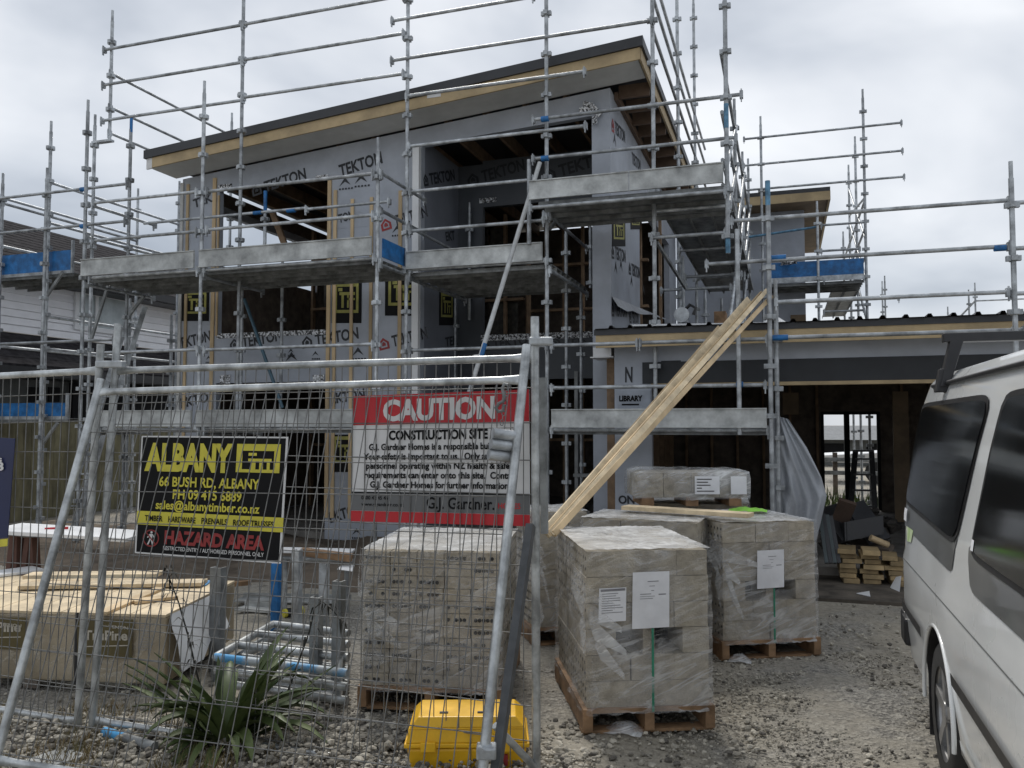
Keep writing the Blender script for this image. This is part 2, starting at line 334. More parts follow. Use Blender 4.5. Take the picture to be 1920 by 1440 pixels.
# ================================================================== HOUSE
FY, WY = 9.5, 10.1                     # fascia and front wall planes
XL, XR = -8.63, -2.05
def zroof(x): return 5.56 + (x + 8.77) * (.60 / 7.2)
house = thing('house_under_construction', 'two-storey house under construction wrapped in grey building paper behind scaffolding', 'house', (-5, 12, 0))
def wallbox(mb, x0, x1, z0, z1, y=WY, th=.1, sl=False, mi=0):
    zt0, zt1 = (min(z1, 99), min(z1, 99)) if not sl else (zroof(x0) - .26, zroof(x1) - .26)
    mb.hexa([(x0, y, z0), (x1, y, z0), (x1, y + th, z0), (x0, y + th, z0), (x0, y, zt0), (x1, y, zt1), (x1, y + th, zt1), (x0, y + th, zt0)], mi)
WX0, WX1 = -7.96, -6.11
BX0, BX1 = -4.66, -2.29
fw = MB()
wallbox(fw, XL, WX0, 0, 0, sl=True); wallbox(fw, WX1, BX0, 0, 0, sl=True); wallbox(fw, BX1, XR, 0, 0, sl=True)
fw.hexa([(WX0, WY, 5.1), (WX1, WY, 5.1), (WX1, WY + .1, 5.1), (WX0, WY + .1, 5.1), (WX0, WY, zroof(WX0) - .26), (WX1, WY, zroof(WX1) - .26), (WX1, WY + .1, zroof(WX1) - .26), (WX0, WY + .1, zroof(WX0) - .26)])
wallbox(fw, WX0, WX1, 2.2, 2.9)
fw.hexa([(BX0, WY, 5.4), (BX1, WY, 5.53), (BX1, WY + .1, 5.53), (BX0, WY + .1, 5.4), (BX0, WY, zroof(BX0) - .26), (BX1, WY, zroof(BX1) - .26), (BX1, WY + .1, zroof(BX1) - .26), (BX0, WY + .1, zroof(BX0) - .26)])
fw.build('front_wall', WRAP, house)
RB = 11.42                               # back of the balcony recess
rc = MB()
rc.box((BX0 - .1, WY + .1, 0), (BX0, RB, 5.5)); rc.box((BX1, WY + .1, 0), (BX1 + .1, RB, 5.6))
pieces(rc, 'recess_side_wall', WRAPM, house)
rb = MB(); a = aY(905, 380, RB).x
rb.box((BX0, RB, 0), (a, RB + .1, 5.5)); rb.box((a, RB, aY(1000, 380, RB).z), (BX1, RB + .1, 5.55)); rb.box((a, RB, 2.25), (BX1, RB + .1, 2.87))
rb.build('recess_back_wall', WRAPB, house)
ft = MB(); ft.box((a - .02, RB - .012, 2.83), (BX1, RB - .003, 2.92)); ft.box((WX0, WY - .012, 2.86), (WX1, WY - .003, 2.93)); ft.box((WX0 - .02, WY - .012, 5.06), (WX0 + .22, WY - .003, 5.16)); ft.box((WX1 - .2, WY - .012, 5.08), (WX1, WY - .003, 5.14))
for px, py in ((423, 712), (598, 712)): p = aY(px, py, WY); ft.box((p.x - .09, WY - .014, p.z - .06), (p.x + .09, WY - .004, p.z + .07))
p = aY(905, 376, RB); ft.box((p.x - .05, RB - .012, p.z - .04), (p.x + .22, RB - .003, p.z + .03))
pieces(ft, 'foil_tape', FOIL, house)
# torn foil at the pier head
ff = MB(); rnd = random.Random(2)
for (px, py, ln, dx, dz) in ((1098, 205, .16, 1, .05), (1118, 208, .17, .6, -.75), (1102, 196, .15, .8, -.4), (1115, 225, .12, .1, -1)):
    p = aY(px, py, WY - .05); d = Vector((dx, rnd.uniform(-.3, .1), dz)).normalized(); ff.bar(p - d * ln / 2, p + d * ln / 2, .008, .07, Vector((dz, .2, -dx)))
pieces(ff, 'torn_foil', FOIL, house)
# right side wall with sliding-door opening
sw = MB(); YB = 16.6; o0, o1 = 12.25, 15.6
for (y0, y1, z0, z1) in ((WY + .1, o0, 0, 5.62), (o1, YB, 0, 5.62), (o0, o1, 5.0, 5.62), (o0, o1, 0, 2.62)): sw.box((XR - .1, y0, z0), (XR, y1, z1))
sw.hexa([(XR - .1, WY + .1, 5.62), (XR, WY + .1, 5.62), (XR, YB, 5.62), (XR - .1, YB, 5.62), (XR - .1, WY + .1, 5.85), (XR, WY + .1, 5.86), (XR, YB, 5.86), (XR - .1, YB, 5.85)])
sw.build('side_wall', WRAP, house)
lw = MB(); ll = MB()
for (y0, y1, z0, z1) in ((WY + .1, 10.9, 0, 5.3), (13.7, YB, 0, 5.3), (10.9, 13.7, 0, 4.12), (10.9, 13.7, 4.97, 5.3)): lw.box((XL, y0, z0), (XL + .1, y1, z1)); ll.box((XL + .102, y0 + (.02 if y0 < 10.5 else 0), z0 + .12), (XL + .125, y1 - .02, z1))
lw.build('left_wall', WRAP, house); pieces(ll, 'darkening_lining', DARKT, house)  # dark boards added inside the left wall to keep the rooms dark
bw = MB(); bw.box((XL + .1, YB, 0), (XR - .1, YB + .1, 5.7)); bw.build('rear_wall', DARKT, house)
fl = MB(); fl.box((XL + .1, WY + .1, 2.5), (BX0 - .1, YB, 2.68)); fl.box((BX0 - .1, RB + .1, 2.5), (XR - .1, YB, 2.68)); fl.build('upper_floor', DARKT, house)
sb = MB(); sb.box((XL, WY + .01, 0), (XR, YB, .1)); sb.build('floor_slab', CONCD, house)
# roof
rx0, rx1, ry1 = -8.77, -1.57, 16.9
def roofslab(mb, y0, y1, x0, x1, dz0, dz1, mi=0):
    mb.hexa([(x0, y0, zroof(x0) + dz0), (x1, y0, zroof(x1) + dz0), (x1, y1, zroof(x1) + dz0), (x0, y1, zroof(x0) + dz0), (x0, y0, zroof(x0) + dz1), (x1, y0, zroof(x1) + dz1), (x1, y1, zroof(x1) + dz1), (x0, y1, zroof(x0) + dz1)], mi)
roof = MB(); roofslab(roof, FY + .03, ry1, rx0 + .02, rx1 - .02, -.10, -.02); rf = roof.build('roof', DARK, house)
m_ = MB(); roofslab(m_, FY - .03, FY + .028, rx0 - .03, rx1 + .04, -.105, .015); m_.hexa([(rx1 - .018, FY + .03, zroof(rx1) - .1), (rx1 + .04, FY + .03, zroof(rx1) - .1), (rx1 + .04, ry1, zroof(rx1) - .1), (rx1 - .018, ry1, zroof(rx1) - .1), (rx1 - .018, FY + .03, zroof(rx1) + .015), (rx1 + .04, FY + .03, zroof(rx1) + .015), (rx1 + .04, ry1, zroof(rx1) + .015), (rx1 - .018, ry1, zroof(rx1) + .015)])
m_.build('barge_flashing', DARK, rf)
m_ = MB(); roofslab(m_, FY, FY + .026, rx0 + .1, rx1, -.25, -.107); m_.box((rx1 - .016, FY + .03, zroof(rx1) - .25), (rx1 + .01, ry1, zroof(rx1) - .103)); m_.build('fascia', FASC, rf)
m_ = MB(); roofslab(m_, FY, FY + .027, rx0, rx0 + .098, -.26, -.107); p = aY(808, 165, FY); m_.box((p.x - .05, FY - .006, p.z - .13), (p.x + .14, FY - .002, p.z + .03)); pieces(m_, 'primer_patch', SWHITE, rf)
m_ = MB(); roofslab(m_, FY + .03, WY - .004, rx0 + .02, rx1 - .03, -.232, -.215); m_.build('soffit', SOFF, rf)
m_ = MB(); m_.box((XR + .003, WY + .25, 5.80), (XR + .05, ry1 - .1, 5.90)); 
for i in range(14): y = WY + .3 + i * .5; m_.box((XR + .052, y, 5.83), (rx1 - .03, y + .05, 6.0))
pieces(m_, 'eave_rafter', mat('shaded rafter timber', (.15, .10, .07), .8), rf)  # shade under the eave is put into this timber colour
m_ = MB()                                                                        # rafters over the open rooms
for i in range(12):
    x = -8.3 + i * .56
    if x > XR - .2: break
    m_.box((x, WY + .12, zroof(x) - .30), (x + .045, YB - .05, zroof(x) - .11))
pieces(m_, 'rafter', STUD, rf)
# timber inside
st = MB()
for i in range(11): x = XL + .3 + i * .42; st.box((x, 13.2, 2.7), (x + .045, 13.29, 5.2)); st.box((x, 13.2, .1), (x + .045, 13.29, 2.49))
for z in (3.7, 4.6, 1.2): st.box((XL + .3, 13.19, z), (-4.2, 13.3, z + .045))
for i in range(8): x = -4.4 + i * .34; st.box((x, 14.0, .1), (x + .045, 14.09, 5.2))
for z in (3.6, 4.4, 1.3): st.box((-4.4, 13.99, z), (-2.2, 14.1, z + .045))
st.build('interior_stud_wall', STUD, house)
m_ = MB()
for i in range(7): x = XL + .5 + i * .55; m_.box((x, 13.32, 2.7), (x + .5, 13.34, 5.0))
pieces(m_, 'interior_lining', mat('dark foil lining', (.05, .045, .035), .5, .2, .4, 12), house)
m_ = MB(); m_.bar(aY(510, 395, 10.8), aY(535, 462, 10.8), .05, .09); m_.build('window_brace', STUD, house)
# battens
for px, z0, z1, wd in ((341, .3, 5.25, .05), (352, .3, 5.22, .045), (402, .3, 5.27, .06), (410, 2.9, 5.0, .03), (618, .3, 5.1, .055), (629, .3, 4.9, .05), (661, .3, 4.75, .045), (697, .3, 4.75, .045), (751, .3, 4.8, .05)):
    x = aY(px, 450, WY).x; m_ = MB(); m_.box((x - wd / 2, WY - .024, z0), (x + wd / 2, WY - .003, z1)); m_.build('cavity_batten', PINE if px != 341 else mat('white primed batten', (.55, .55, .53), .6), house)
x = aY(781, 450, WY - .06).x; m_ = MB(); m_.box((x - .05, WY - .10, .2), (x + .045, WY - .02, 5.36)); m_.build('white_corner_post', WHITE, house)
m_ = MB()
for (p0, p1) in (((475, 298), (573, 281)), ((612, 270), (715, 248)), ((368, 326), (400, 318)), ((412, 313), (438, 307))):
    a_ = aY(*p0, WY); b_ = aY(*p1, WY); m_.bar(a_ + Vector((0, -.004, 0)), b_ + Vector((0, -.004, 0)), .004, .085, Vector((0, 0, 1)))
pieces(m_, 'soffit_vent_gap', mat('dark gap', (.045, .045, .045), .8), house)
for (x0, x1, z, sl_) in ((XL, WX0, 1.5, .02), (WX1, BX0, 1.45, .015), (XL, WX0, 3.0, -.01), (WX1, BX0, 2.98, .02), (XL, WX0, 4.4, .012), (WX1, BX0, 4.36, -.015), (BX1, XR, 3.1, .01), (BX1, XR, 4.6, -.01)):
    m_ = MB(); m_.hexa([(x0 + .004, WY - .0035, z - .006), (x1 - .004, WY - .0035, z - .006 + sl_), (x1 - .004, WY - .0008, z + sl_), (x0 + .004, WY - .0008, z), (x0 + .004, WY - .0022, z + .07), (x1 - .004, WY - .0022, z + .07 + sl_), (x1 - .004, WY - .0008, z + .07 + sl_), (x0 + .004, WY - .0008, z + .07)]); m_.build('wrap_lap', WRAP, house)
# printing on the wrap
PINK = mat('wrap print', (.018, .02, .025), .5); PRED = mat('wrap print red', (.34, .03, .03), .5)
NF = Vector((0, -1, 0)); NR_ = Vector((1, 0, 0)); pr = MB(); prr = MB(); pry = MB()
def logo(mb, c, ux, uy, s, n, mi=0):
    pts = [(-.5, -.5), (.5, -.5), (.5, .1), (0, .55), (-.5, .1)]; P = [c + ux * (a * s) + uy * (b * s) + n * .004 for a, b in pts]; Q = [c + ux * (a * s * .6) + uy * (b * s * .6 - s * .02) + n * .004 for a, b in pts]
    mb.add(P + Q, [(k, (k + 1) % 5, 5 + (k + 1) % 5, 5 + k) for k in range(5)], mi)
    mb.add([c + ux * (a * s * .36) + uy * (b * s * .36) + n * .005 for a, b in pts], [(0, 1, 2, 3, 4)], mi)
def tek(p0, p1, h, red=False, word='TEKTON', lg=True, pf=lambda x, y: aY(x, y, WY), n=NF, mb=None):
    a_, b_ = pf(*p0), pf(*p1); own = MB(); onpix(mb or own, word, a_, b_, h, n)
    if lg:
        em = MB() if red else (mb or own); ux = (b_ - a_).normalized(); uy = n.cross(ux); logo(em, a_ - ux * h * .85 + uy * h * .45, ux, uy, h * 1.05, n)
        if red: em.build('printed_emblem', PRED, house)
    if not mb: own.build('printed_wordmark', PINK, house)
tek((497, 360), (575, 334), .155); tek((638, 331), (718, 305), .165, lg=False); tek((364, 390), (400, 377), .13, word='TEK', lg=False)
tek((741, 425), (803, 405), .15, red=True); tek((455, 652), (530, 637), .155); tek((592, 648), (673, 634), .155)
tek((737, 650), (803, 633), .15, red=True); tek((342, 652), (396, 639), .155, word='EKTON', lg=False); tek((636, 418), (664, 410), .12, word='TON', lg=False)
tek((622, 757), (685, 747), .14, word='EKTON', lg=False); tek((340, 765), (392, 752), .14, word='EKTO', lg=False); tek((620, 980), (668, 965), .14, word='EKTO', lg=False)
for (px, py, wpx) in ((636, 350, 24), (665, 345, 26), (735, 437, 20), (535, 678, 26), (585, 668, 14), (386, 675, 12), (660, 668, 24), (540, 662, 12), (660, 1003, 18)):
    pr = MB(); a_ = aY(px, py, WY - .004); k = wpx * .0076; uxx, uzz = Vector((1, 0, 0)), Vector((0, 0, 1))
    pr.add([a_, a_ + uxx * k * .5 + uzz * k * .7, a_ + uxx * k + uzz * k * .05, a_ + uxx * k * .5 + uzz * k * .35], [(0, 1, 3), (1, 2, 3)]); text(pr, 'ııııı', a_ - uzz * .05, uxx, uzz, k * 1.2, .035, .02); pr.build('printed_arrow', PINK, house)
pB = lambda x, y: aY(x, y, RB)
tek((905, 341), (985, 318), .17, pf=pB); tek((1050, 331), (1112, 312), .17, pf=pB, word='TEKT'); tek((925, 655), (1005, 642), .15, pf=pB); tek((1058, 648), (1100, 640), .15, pf=pB, word='TEK')
pS = lambda x, y: aX(x, y, BX0)
tek((806, 346), (853, 337), .15, pf=pS, n=NR_); tek((836, 452), (853, 449), .13, pf=pS, n=NR_, word='EKT', lg=False); tek((835, 650), (858, 645), .13, pf=pS, n=NR_, word='TEK', lg=False)
pR = lambda x, y: aX(x, y, XR)
tek((1153, 250), (1172, 268), .16, red=True, pf=pR, n=NR_); tek((1185, 306), (1201, 321), .16, pf=pR, n=NR_, lg=False); tek((1153, 485), (1173, 492), .16, pf=pR, n=NR_); tek((1184, 515), (1200, 522), .16, pf=pR, n=NR_); tek((1153, 592), (1175, 594), .17, pf=pR, n=NR_); tek((1185, 605), (1197, 606), .15, pf=pR, n=NR_)
for (px, py) in ((1150, 268), (1152, 510), (1162, 505), (1182, 535), (1205, 550)):
    pr = MB(); a_ = aX(px, py, XR + .004); pr.add([a_, a_ + Vector((0, .1, .16)), a_ + Vector((0, .2, 0)), a_ + Vector((0, .1, .07))], [(0, 1, 3), (1, 2, 3)]); pr.build('printed_arrow', PINK, house)

# black squares with the yellow house emblem
def emblem(mbk, mby, pf, x0, y0, x1, y1, n):
    c = [pf(x0, y1), pf(x1, y1), pf(x1, y0), pf(x0, y0)]; o = c[0]; ux = c[1] - c[0]; wd = ux.length; ux = ux.normalized(); uy = Vector((0, 0, 1)); h = (c[3] - c[0]).length
    mbk.slab([o + n * .006, o + ux * wd + n * .006, o + ux * wd + uy * h + n * .006, o + uy * h + n * .006], n, .004)
    def r(a, b, cc, d): mby.quad(*[o + ux * (q * wd) + uy * (s_ * h) + n * .009 for q, s_ in ((a, b), (cc, b), (cc, d), (a, d))])
    r(.1, .86, .9, .95); r(.1, .24, .18, .86); r(.82, .24, .9, .86); r(.18, .24, .82, .31); r(.26, .66, .78, .73); r(.33, .36, .41, .66); r(.52, .36, .58, .66); r(.66, .36, .72, .6); r(.52, .54, .78, .59); r(.22, .75, .36, .83)
def emblem_part(pf, q, n):
    ek, ey = MB(), MB(); emblem(ek, ey, pf, *q, n); e1 = ek.build('printed_panel', BLACK, house); ey.build('panel_emblem', PYEL, e1)
for q in ((341, 545, 392, 602), (622, 527, 678, 606), (722, 514, 786, 592), (622, 815, 668, 885)): emblem_part(lambda x, y: aY(x, y, WY), q, NF)
for q in ((1147, 405, 1172, 462), (1182, 396, 1200, 430)): emblem_part(pR, q, NR_)
emblem_part(pS, (823, 545, 850, 610), NR_)
# lower right: porch things beside the garage
GY, GF = 9.4, 9.1                        # garage front wall and fascia
gx0 = aY(1152, 700, GY).x; go = aY(1222, 800, GY).x; GXR = 5.2
m_ = MB(); m_.box((gx0, GY, 0), (go, GY + .1, 2.5)); m_.box((go, GY, 2.3), (GXR, GY + .1, 2.5)); m_.box((GXR - .6, GY, 0), (GXR, GY + .1, 2.3)); m_.build('garage_front_wall', WRAP, house)
m_ = MB(); p = aY(1330, 690, GY); m_.box((go - .1, GY - .014, 2.06), (GXR - .6, GY - .003, 2.305)); p = aY(1240, 680, GY); m_.box((p.x, GY - .016, p.z - .1), (p.x + .22, GY - .004, p.z + .02)); m_.build('garage_lintel', mat('black lintel paper', (.022, .025, .03), .6, 0, .1), house)
m_ = MB(); m_.box((go, GY - .03, 2.02), (GXR - .6, GY + .1, 2.058)); m_.build('garage_lintel_batten', FASC, house)
m_ = MB(); m_.box((go, GY + .004, 2.06), (GXR - .6, GY + .1, 2.298)); m_.build('garage_beam', STUD, house)
m_ = MB(); m_.box((XR + .02, GF, 2.46), (GXR + .3, GF + .03, 2.635)); m_.build('garage_fascia', FASC, house)
m_ = MB(); m_.box((XR + .02, GF + .032, 2.5), (GXR + .3, GY + .1, 2.512)); m_.build('garage_soffit', SOFF, house)
m_ = MB(); m_.box((XR + .003, GF - .012, 2.60), (GXR + .3, GF - .002, 2.665)); m_.build('garage_eave_flashing', DARK, house)
m_ = MB(); v = []; f = []; nx = 0; pts = []                                     # trapezoid corrugated roofing
x = XR + .02
while x < GXR + .35: pts += [(x, 0), (x + .155, 0), (x + .17, .03), (x + .20, .03)]; x += .215
for (xx, zz) in pts: v += [(xx, GF - .05, 2.672 + zz), (xx, 15.5, 2.60 + zz)]
m_.add(v, [(2 * i, 2 * i + 2, 2 * i + 3, 2 * i + 1) for i in range(len(pts) - 1)]); v2 = [(a_[0], a_[1], a_[2] - .006) for a_ in v]; m_.add(v2, [(2 * i + 1, 2 * i + 3, 2 * i + 2, 2 * i) for i in range(len(pts) - 1)])
m_.build('garage_roof', mat('dark corrugated roofing', (.06, .06, .065), .4, .3, .15, 6), house)
m_ = MB(); GB = 15.4; ox0, ox1 = aY(1540, 850, GB).x, aY(1651, 850, GB).x; oz0, oz1 = .12, aY(1600, 772, GB).z
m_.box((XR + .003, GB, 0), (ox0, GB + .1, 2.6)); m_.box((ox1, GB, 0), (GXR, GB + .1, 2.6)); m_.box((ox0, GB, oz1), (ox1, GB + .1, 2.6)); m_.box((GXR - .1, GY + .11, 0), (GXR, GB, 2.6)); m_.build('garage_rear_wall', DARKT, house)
m_ = MB(); c = aY(1588, 850, GB).x
for (x0, x1) in ((ox0, ox0 + .05), (c - .04, c + .05), (ox1 - .05, ox1)): m_.box((x0, GB - .03, oz0), (x1, GB + .05, oz1))
m_.box((ox0 + .05, GB - .03, oz1 - .05), (ox1 - .05, GB + .05, oz1)); m_.build('rear_door_frame', BLACK, house)
m_ = MB()
for i in range(16):
    x = XR + .3 + i * .45
    if not ox0 - .05 < x < ox1: m_.box((x, GB - .1, .1), (x + .045, GB - .012, 2.4))
for i in range(10): m_.box((XR + .02, GY + .3 + i * .6, .1), (XR + .11, GY + .345 + i * .6, 2.4))
for i in range(9): y = GY + .5 + i * .6; m_.box((XR + .12, y, 2.33), (GXR - .12, y + .045, 2.49))
pieces(m_, 'garage_stud', STUD, house)
p = aY(1690, 840, 14); m_ = MB(); m_.box((p.x - .12, 13.9, .1), (p.x + .1, 13.95, 2.1)); p = aY(1485, 760, 14); m_.box((p.x - .14, 13.9, 1.75), (p.x + .1, 13.95, 2.1)); pieces(m_, 'garage_ply_bracing', PLY, house)
m_ = MB(); m_.box((gx0, GY - .12, 0), (GXR, GB, .1)); m_.build('garage_floor', CONCD, house)
# porch opening frames left of the garage
m_ = MB()
for px in (1080, 1130, 1155, 1172, 1195): x = aY(px, 850, 10.6).x; m_.box((x - .02, 10.6, .1), (x + .025, 10.68, 2.3))
for z in (.9, 1.75): m_.box((aY(1075, 850, 10.6).x, 10.59, z), (aY(1200, 850, 10.6).x, 10.69, z + .045))
m_.build('porch_frame', mat('grey primed frame', (.26, .27, .27), .6), house)
m_ = MB(); p0 = aY(1158, 733, GY); p1 = aY(1220, 800, GY); m_.box((p0.x, GY - .01, p1.z), (go - .01, GY - .003, p0.z)); pw = m_.build('white_sheet', mat('pale wrap sheet', (.34, .37, .42), .5), house)
m_ = MB(); a_ = aY(1161, 752, GY - .012); text(m_, 'LIBRARY', a_, Vector((1, 0, 0)), Vector((0, 0, 1)), .27, .06, .05); m_.build('sheet_lettering', BLACK, pw); m_ = MB(); m_.box((a_.x + .03, a_.y - .002, a_.z - .05), (a_.x + .23, a_.y, a_.z - .032))
m_.build('sheet_lettering', BLACK, pw); tek((1172, 716), (1186, 716), .17, word='N', lg=False, pf=lambda x, y: aY(x, y, GY)); tek((1160, 944), (1190, 944), .09, word='ON', lg=False, pf=lambda x, y: aY(x, y, GY - .003))
m_ = MB(); p = aY(1112, 652, 9.5); q = aY(1146, 668, 9.5); m_.box((p.x, 9.5, q.z), (q.x, 9.9, p.z)); m_.box((p.x - .03, 9.47, q.z - .015), (q.x + .03, 9.93, q.z - .002)); m_.build('meter_box', WHITE, house)
m_ = MB(); a_ = aX(1147, 553, XR + .02); rows = 7                                # loose wrap flap turned out over the garage roof
v = []; 
for i in range(rows):
    t = i / (rows - 1); top = aX(1147 + 100 * t, 555 + 42 * t, XR + .012); drop = .2 * (1 - t) + .02
    v += [top, top + Vector((.06 * (1 - t) + .02, -.02, -drop * .6)), top + Vector((.17 * (1 - t) + .03, -.04, -drop * .95 + .02 * sin(i * 2)))]
m_.add(v, [(3 * i + k, 3 * i + 3 + k, 3 * i + 4 + k, 3 * i + 1 + k) for i in range(rows - 1) for k in range(2)], 0, True); m_.build('loose_wrap_flap', WRAPD, house)
# rear wing
m_ = MB(); wy = 16.7; m_.box((XR + .003, wy, 2.5), (.40, wy + .1, 5.75)); m_.box((.30, wy + .1, 2.5), (.40, 21, 5.75)); m_.build('rear_wing_wall', WRAP, house)
m_ = MB(); m_.box((-1.2, 15.95, 5.84), (.84, 21, 5.95)); rw = m_.build('rear_wing_roof', DARK, house)
m_ = MB(); m_.box((-1.2, 15.9, 5.70), (.84, 15.94, 5.86)); m_.box((.80, 15.95, 5.70), (.84, 21, 5.838)); m_.build('rear_wing_fascia', FASC, rw)
m_ = MB(); m_.box((-1.2, 15.945, 5.74), (.795, wy - .003, 5.76)); m_.box((.405, wy, 5.74), (.795, 21, 5.76)); m_.build('rear_wing_soffit', PLY, rw)
m_ = MB(); p = aY(1510, 560, wy); m_.box((.12, wy - .03, 2.6), (.40, wy - .004, 3.7)); m_.build('rear_wing_ply', PLY, house)

# ================================================================== NEIGHBOURS
nb = thing('neighbour_house', 'white weatherboard house with dark tiled roofs beyond the left fence', 'house', (-15, 14, 0))
NX = -14.0; m_ = MB(); nbz = 3.35
while nbz < 4.6:
    m_.hexa([(NX + .035, 6, nbz), (NX + .035, 24, nbz), (NX - .1, 24, nbz), (NX - .1, 6, nbz), (NX + .005, 6, nbz + .148), (NX + .005, 24, nbz + .148), (NX - .1, 24, nbz + .148), (NX - .1, 6, nbz + .148)]); nbz += .15
m_.build('weatherboard_wall', WEATH, nb)
def tiles(name, x0, z0, x1, z1, y0, y1, par):       # tiled slope from eave (x0,z0) up to (x1,z1): stepped courses
    mb = MB(); n = max(3, int(math.hypot(x1 - x0, z1 - z0) / .3))
    for i in range(n):
        a, b = i / n, (i + 1) / n; xa, xb = x0 + (x1 - x0) * a, x0 + (x1 - x0) * b; za, zb = z0 + (z1 - z0) * a + .045, z0 + (z1 - z0) * b + .005
        mb.hexa([(xa, y0, za - .06), (xa, y1, za - .06), (xb, y1, zb - .02), (xb, y0, zb - .02), (xa, y0, za), (xa, y1, za), (xb, y1, zb + .03), (xb, y0, zb + .03)])
    return mb.build(name, TILE, par)
tiles('upper_roof', -13.4, 4.5, -17.5, 6.4, 5.4, 24, nb); tiles('lower_roof', -12.6, 2.6, -13.95, 3.3, 6, 24, nb)
m_ = MB(); m_.box((-13.38, 5.4, 4.36), (-13.34, 24, 4.52)); m_.box((-12.58, 6, 2.44), (-12.54, 24, 2.6)); pieces(m_, 'gutter', BLKP, nb)
m_ = MB(); m_.box((-13.95, 6, 4.34), (-13.39, 24, 4.36)); m_.box((-13.3, 6, 2.42), (-12.59, 24, 2.44)); pieces(m_, 'eave_lining', DARK, nb)
m_ = MB(); m_.box((-13.4, 6, 0), (-13.3, 24, 2.6)); m_.build('lower_wall', REND, nb)
m_ = MB(); m_.box((-13.35, 12.5, 0), (-13.2, 19, 2.4)); 
for px in (62, 100, 145): p = aX(px, 742, -13.29); m_.box((-13.298, p.y - .12, p.z - .12), (-13.27, p.y + .13, p.z + .16))
pieces(m_, 'dark_window', BLACK, nb)
y0, y1, z0, z1 = 13.3, 14.75, 3.66, 4.33
m_ = MB()
for (a_, b_, c_, d_) in ((y0 - .1, y1 + .1, z1, z1 + .03), (y0 - .1, y1 + .1, z0 - .1, z0), (y0 - .1, y0, z0, z1), (y1, y1 + .1, z0, z1), (y0 + .42, y0 + .5, z0, z1)): m_.box((NX + .02, a_, c_), (NX + .075, b_, d_))
wn = m_.build('window', WHITE, nb); m_ = MB(); m_.box((NX + .036, y0, z0), (NX + .05, y1, z1)); m_.build('window_pane', mat('pale curtained glass', (.42, .47, .48), .12, 0, .12, 3), wn)
bf = MB(); rnd = random.Random(4); y = 5.0
while y < 22: bf.box((-12.02 + rnd.uniform(-.006, .006), y, 0), (-12.0, y + .143, 1.62 + rnd.uniform(-.012, .012))); y += .15
o = bf.build('palings', FENC, None, loc=(-12, 13, 0)); o.name = 'paling_fence'; tag(o, 'weathered vertical paling fence between the building site and the white neighbour', 'fence')
# things seen far off through the garage and over its roof
fh = thing('distant_house', 'low grey house far off, framed by the open garage back door', 'house', (6, 34, 0))
m_ = MB(); m_.box((-4, 34, 0), (18, 40, 1.0)); m_.build('wall', REND, fh); m_ = MB(); m_.hexa([(-4.6, 33.5, 1.0), (18.6, 33.5, 1.0), (18.6, 40.6, 1.0), (-4.6, 40.6, 1.0), (-1.5, 36.5, 1.52), (15.5, 36.5, 1.52), (15.5, 38, 1.52), (-1.5, 38, 1.52)]); m_.build('roof', mat('far grey roof', (.17, .18, .19), .7), fh)
m_ = MB()
for i in range(6): m_.box((1.4 + i * 1.5, 33.95, .3), (2.1 + i * 1.5, 33.99, .85))
pieces(m_, 'window', BLACK, fh)
tl = thing('flat_trailer', 'white boat-like trailer parked beyond the open garage back door', 'trailer', (2.7, 24, 0))
m_ = MB(); m_.hexa([(1.2, 24, .55), (4.6, 24, .55), (4.6, 25.6, .55), (1.2, 25.6, .55), (.9, 23.9, .75), (4.9, 23.9, 1.0), (4.9, 25.7, 1.0), (.9, 25.7, .75)]); m_.build('body', WHITE, tl, bevel=.03)
for x in (2.3, 3.3): m_ = MB(); m_.tube((x, 23.95, .3), (x, 24.12, .3), .3, 14); m_.build('wheel', RUB, tl)
m_ = MB(); m_.bar((.2, 24.8, .45), (1.3, 24.8, .6), .08, .08); m_.build('drawbar', GALV, tl)
hf = thing('rail_fence', 'grey horizontal rail fence past the garage back door', 'fence', (2.5, 20, 0)); m_ = MB()
for z in (.45, .75): m_.box((-1, 20, z), (7, 20.05, z + .09))
pieces(m_, 'rail', GALVD, hf)
for i in range(5): m_ = MB(); m_.box((-.9 + i * 1.9, 20.06, 0), (-.8 + i * 1.9, 20.16, .95)); m_.build('post', DARKT, hf)
m_ = MB(); rnd = random.Random(5)
for _ in range(900):
    x, y = rnd.uniform(-1, 5), rnd.uniform(16.4, 18.5); a_ = rnd.uniform(0, 6.3); h = rnd.uniform(.15, .4); m_.add([(x, y, 0), (x + .03 * cos(a_), y + .03 * sin(a_), 0), (x + .12 * cos(a_ + 1), y + .12 * sin(a_ + 1), h)], [(0, 1, 2)])
o = m_.build('rough_grass', GRASS, loc=(2, 17, 0)); o['kind'] = 'stuff'; o['label'] = 'rough green grass growing outside the garage back door'; o['category'] = 'grass'

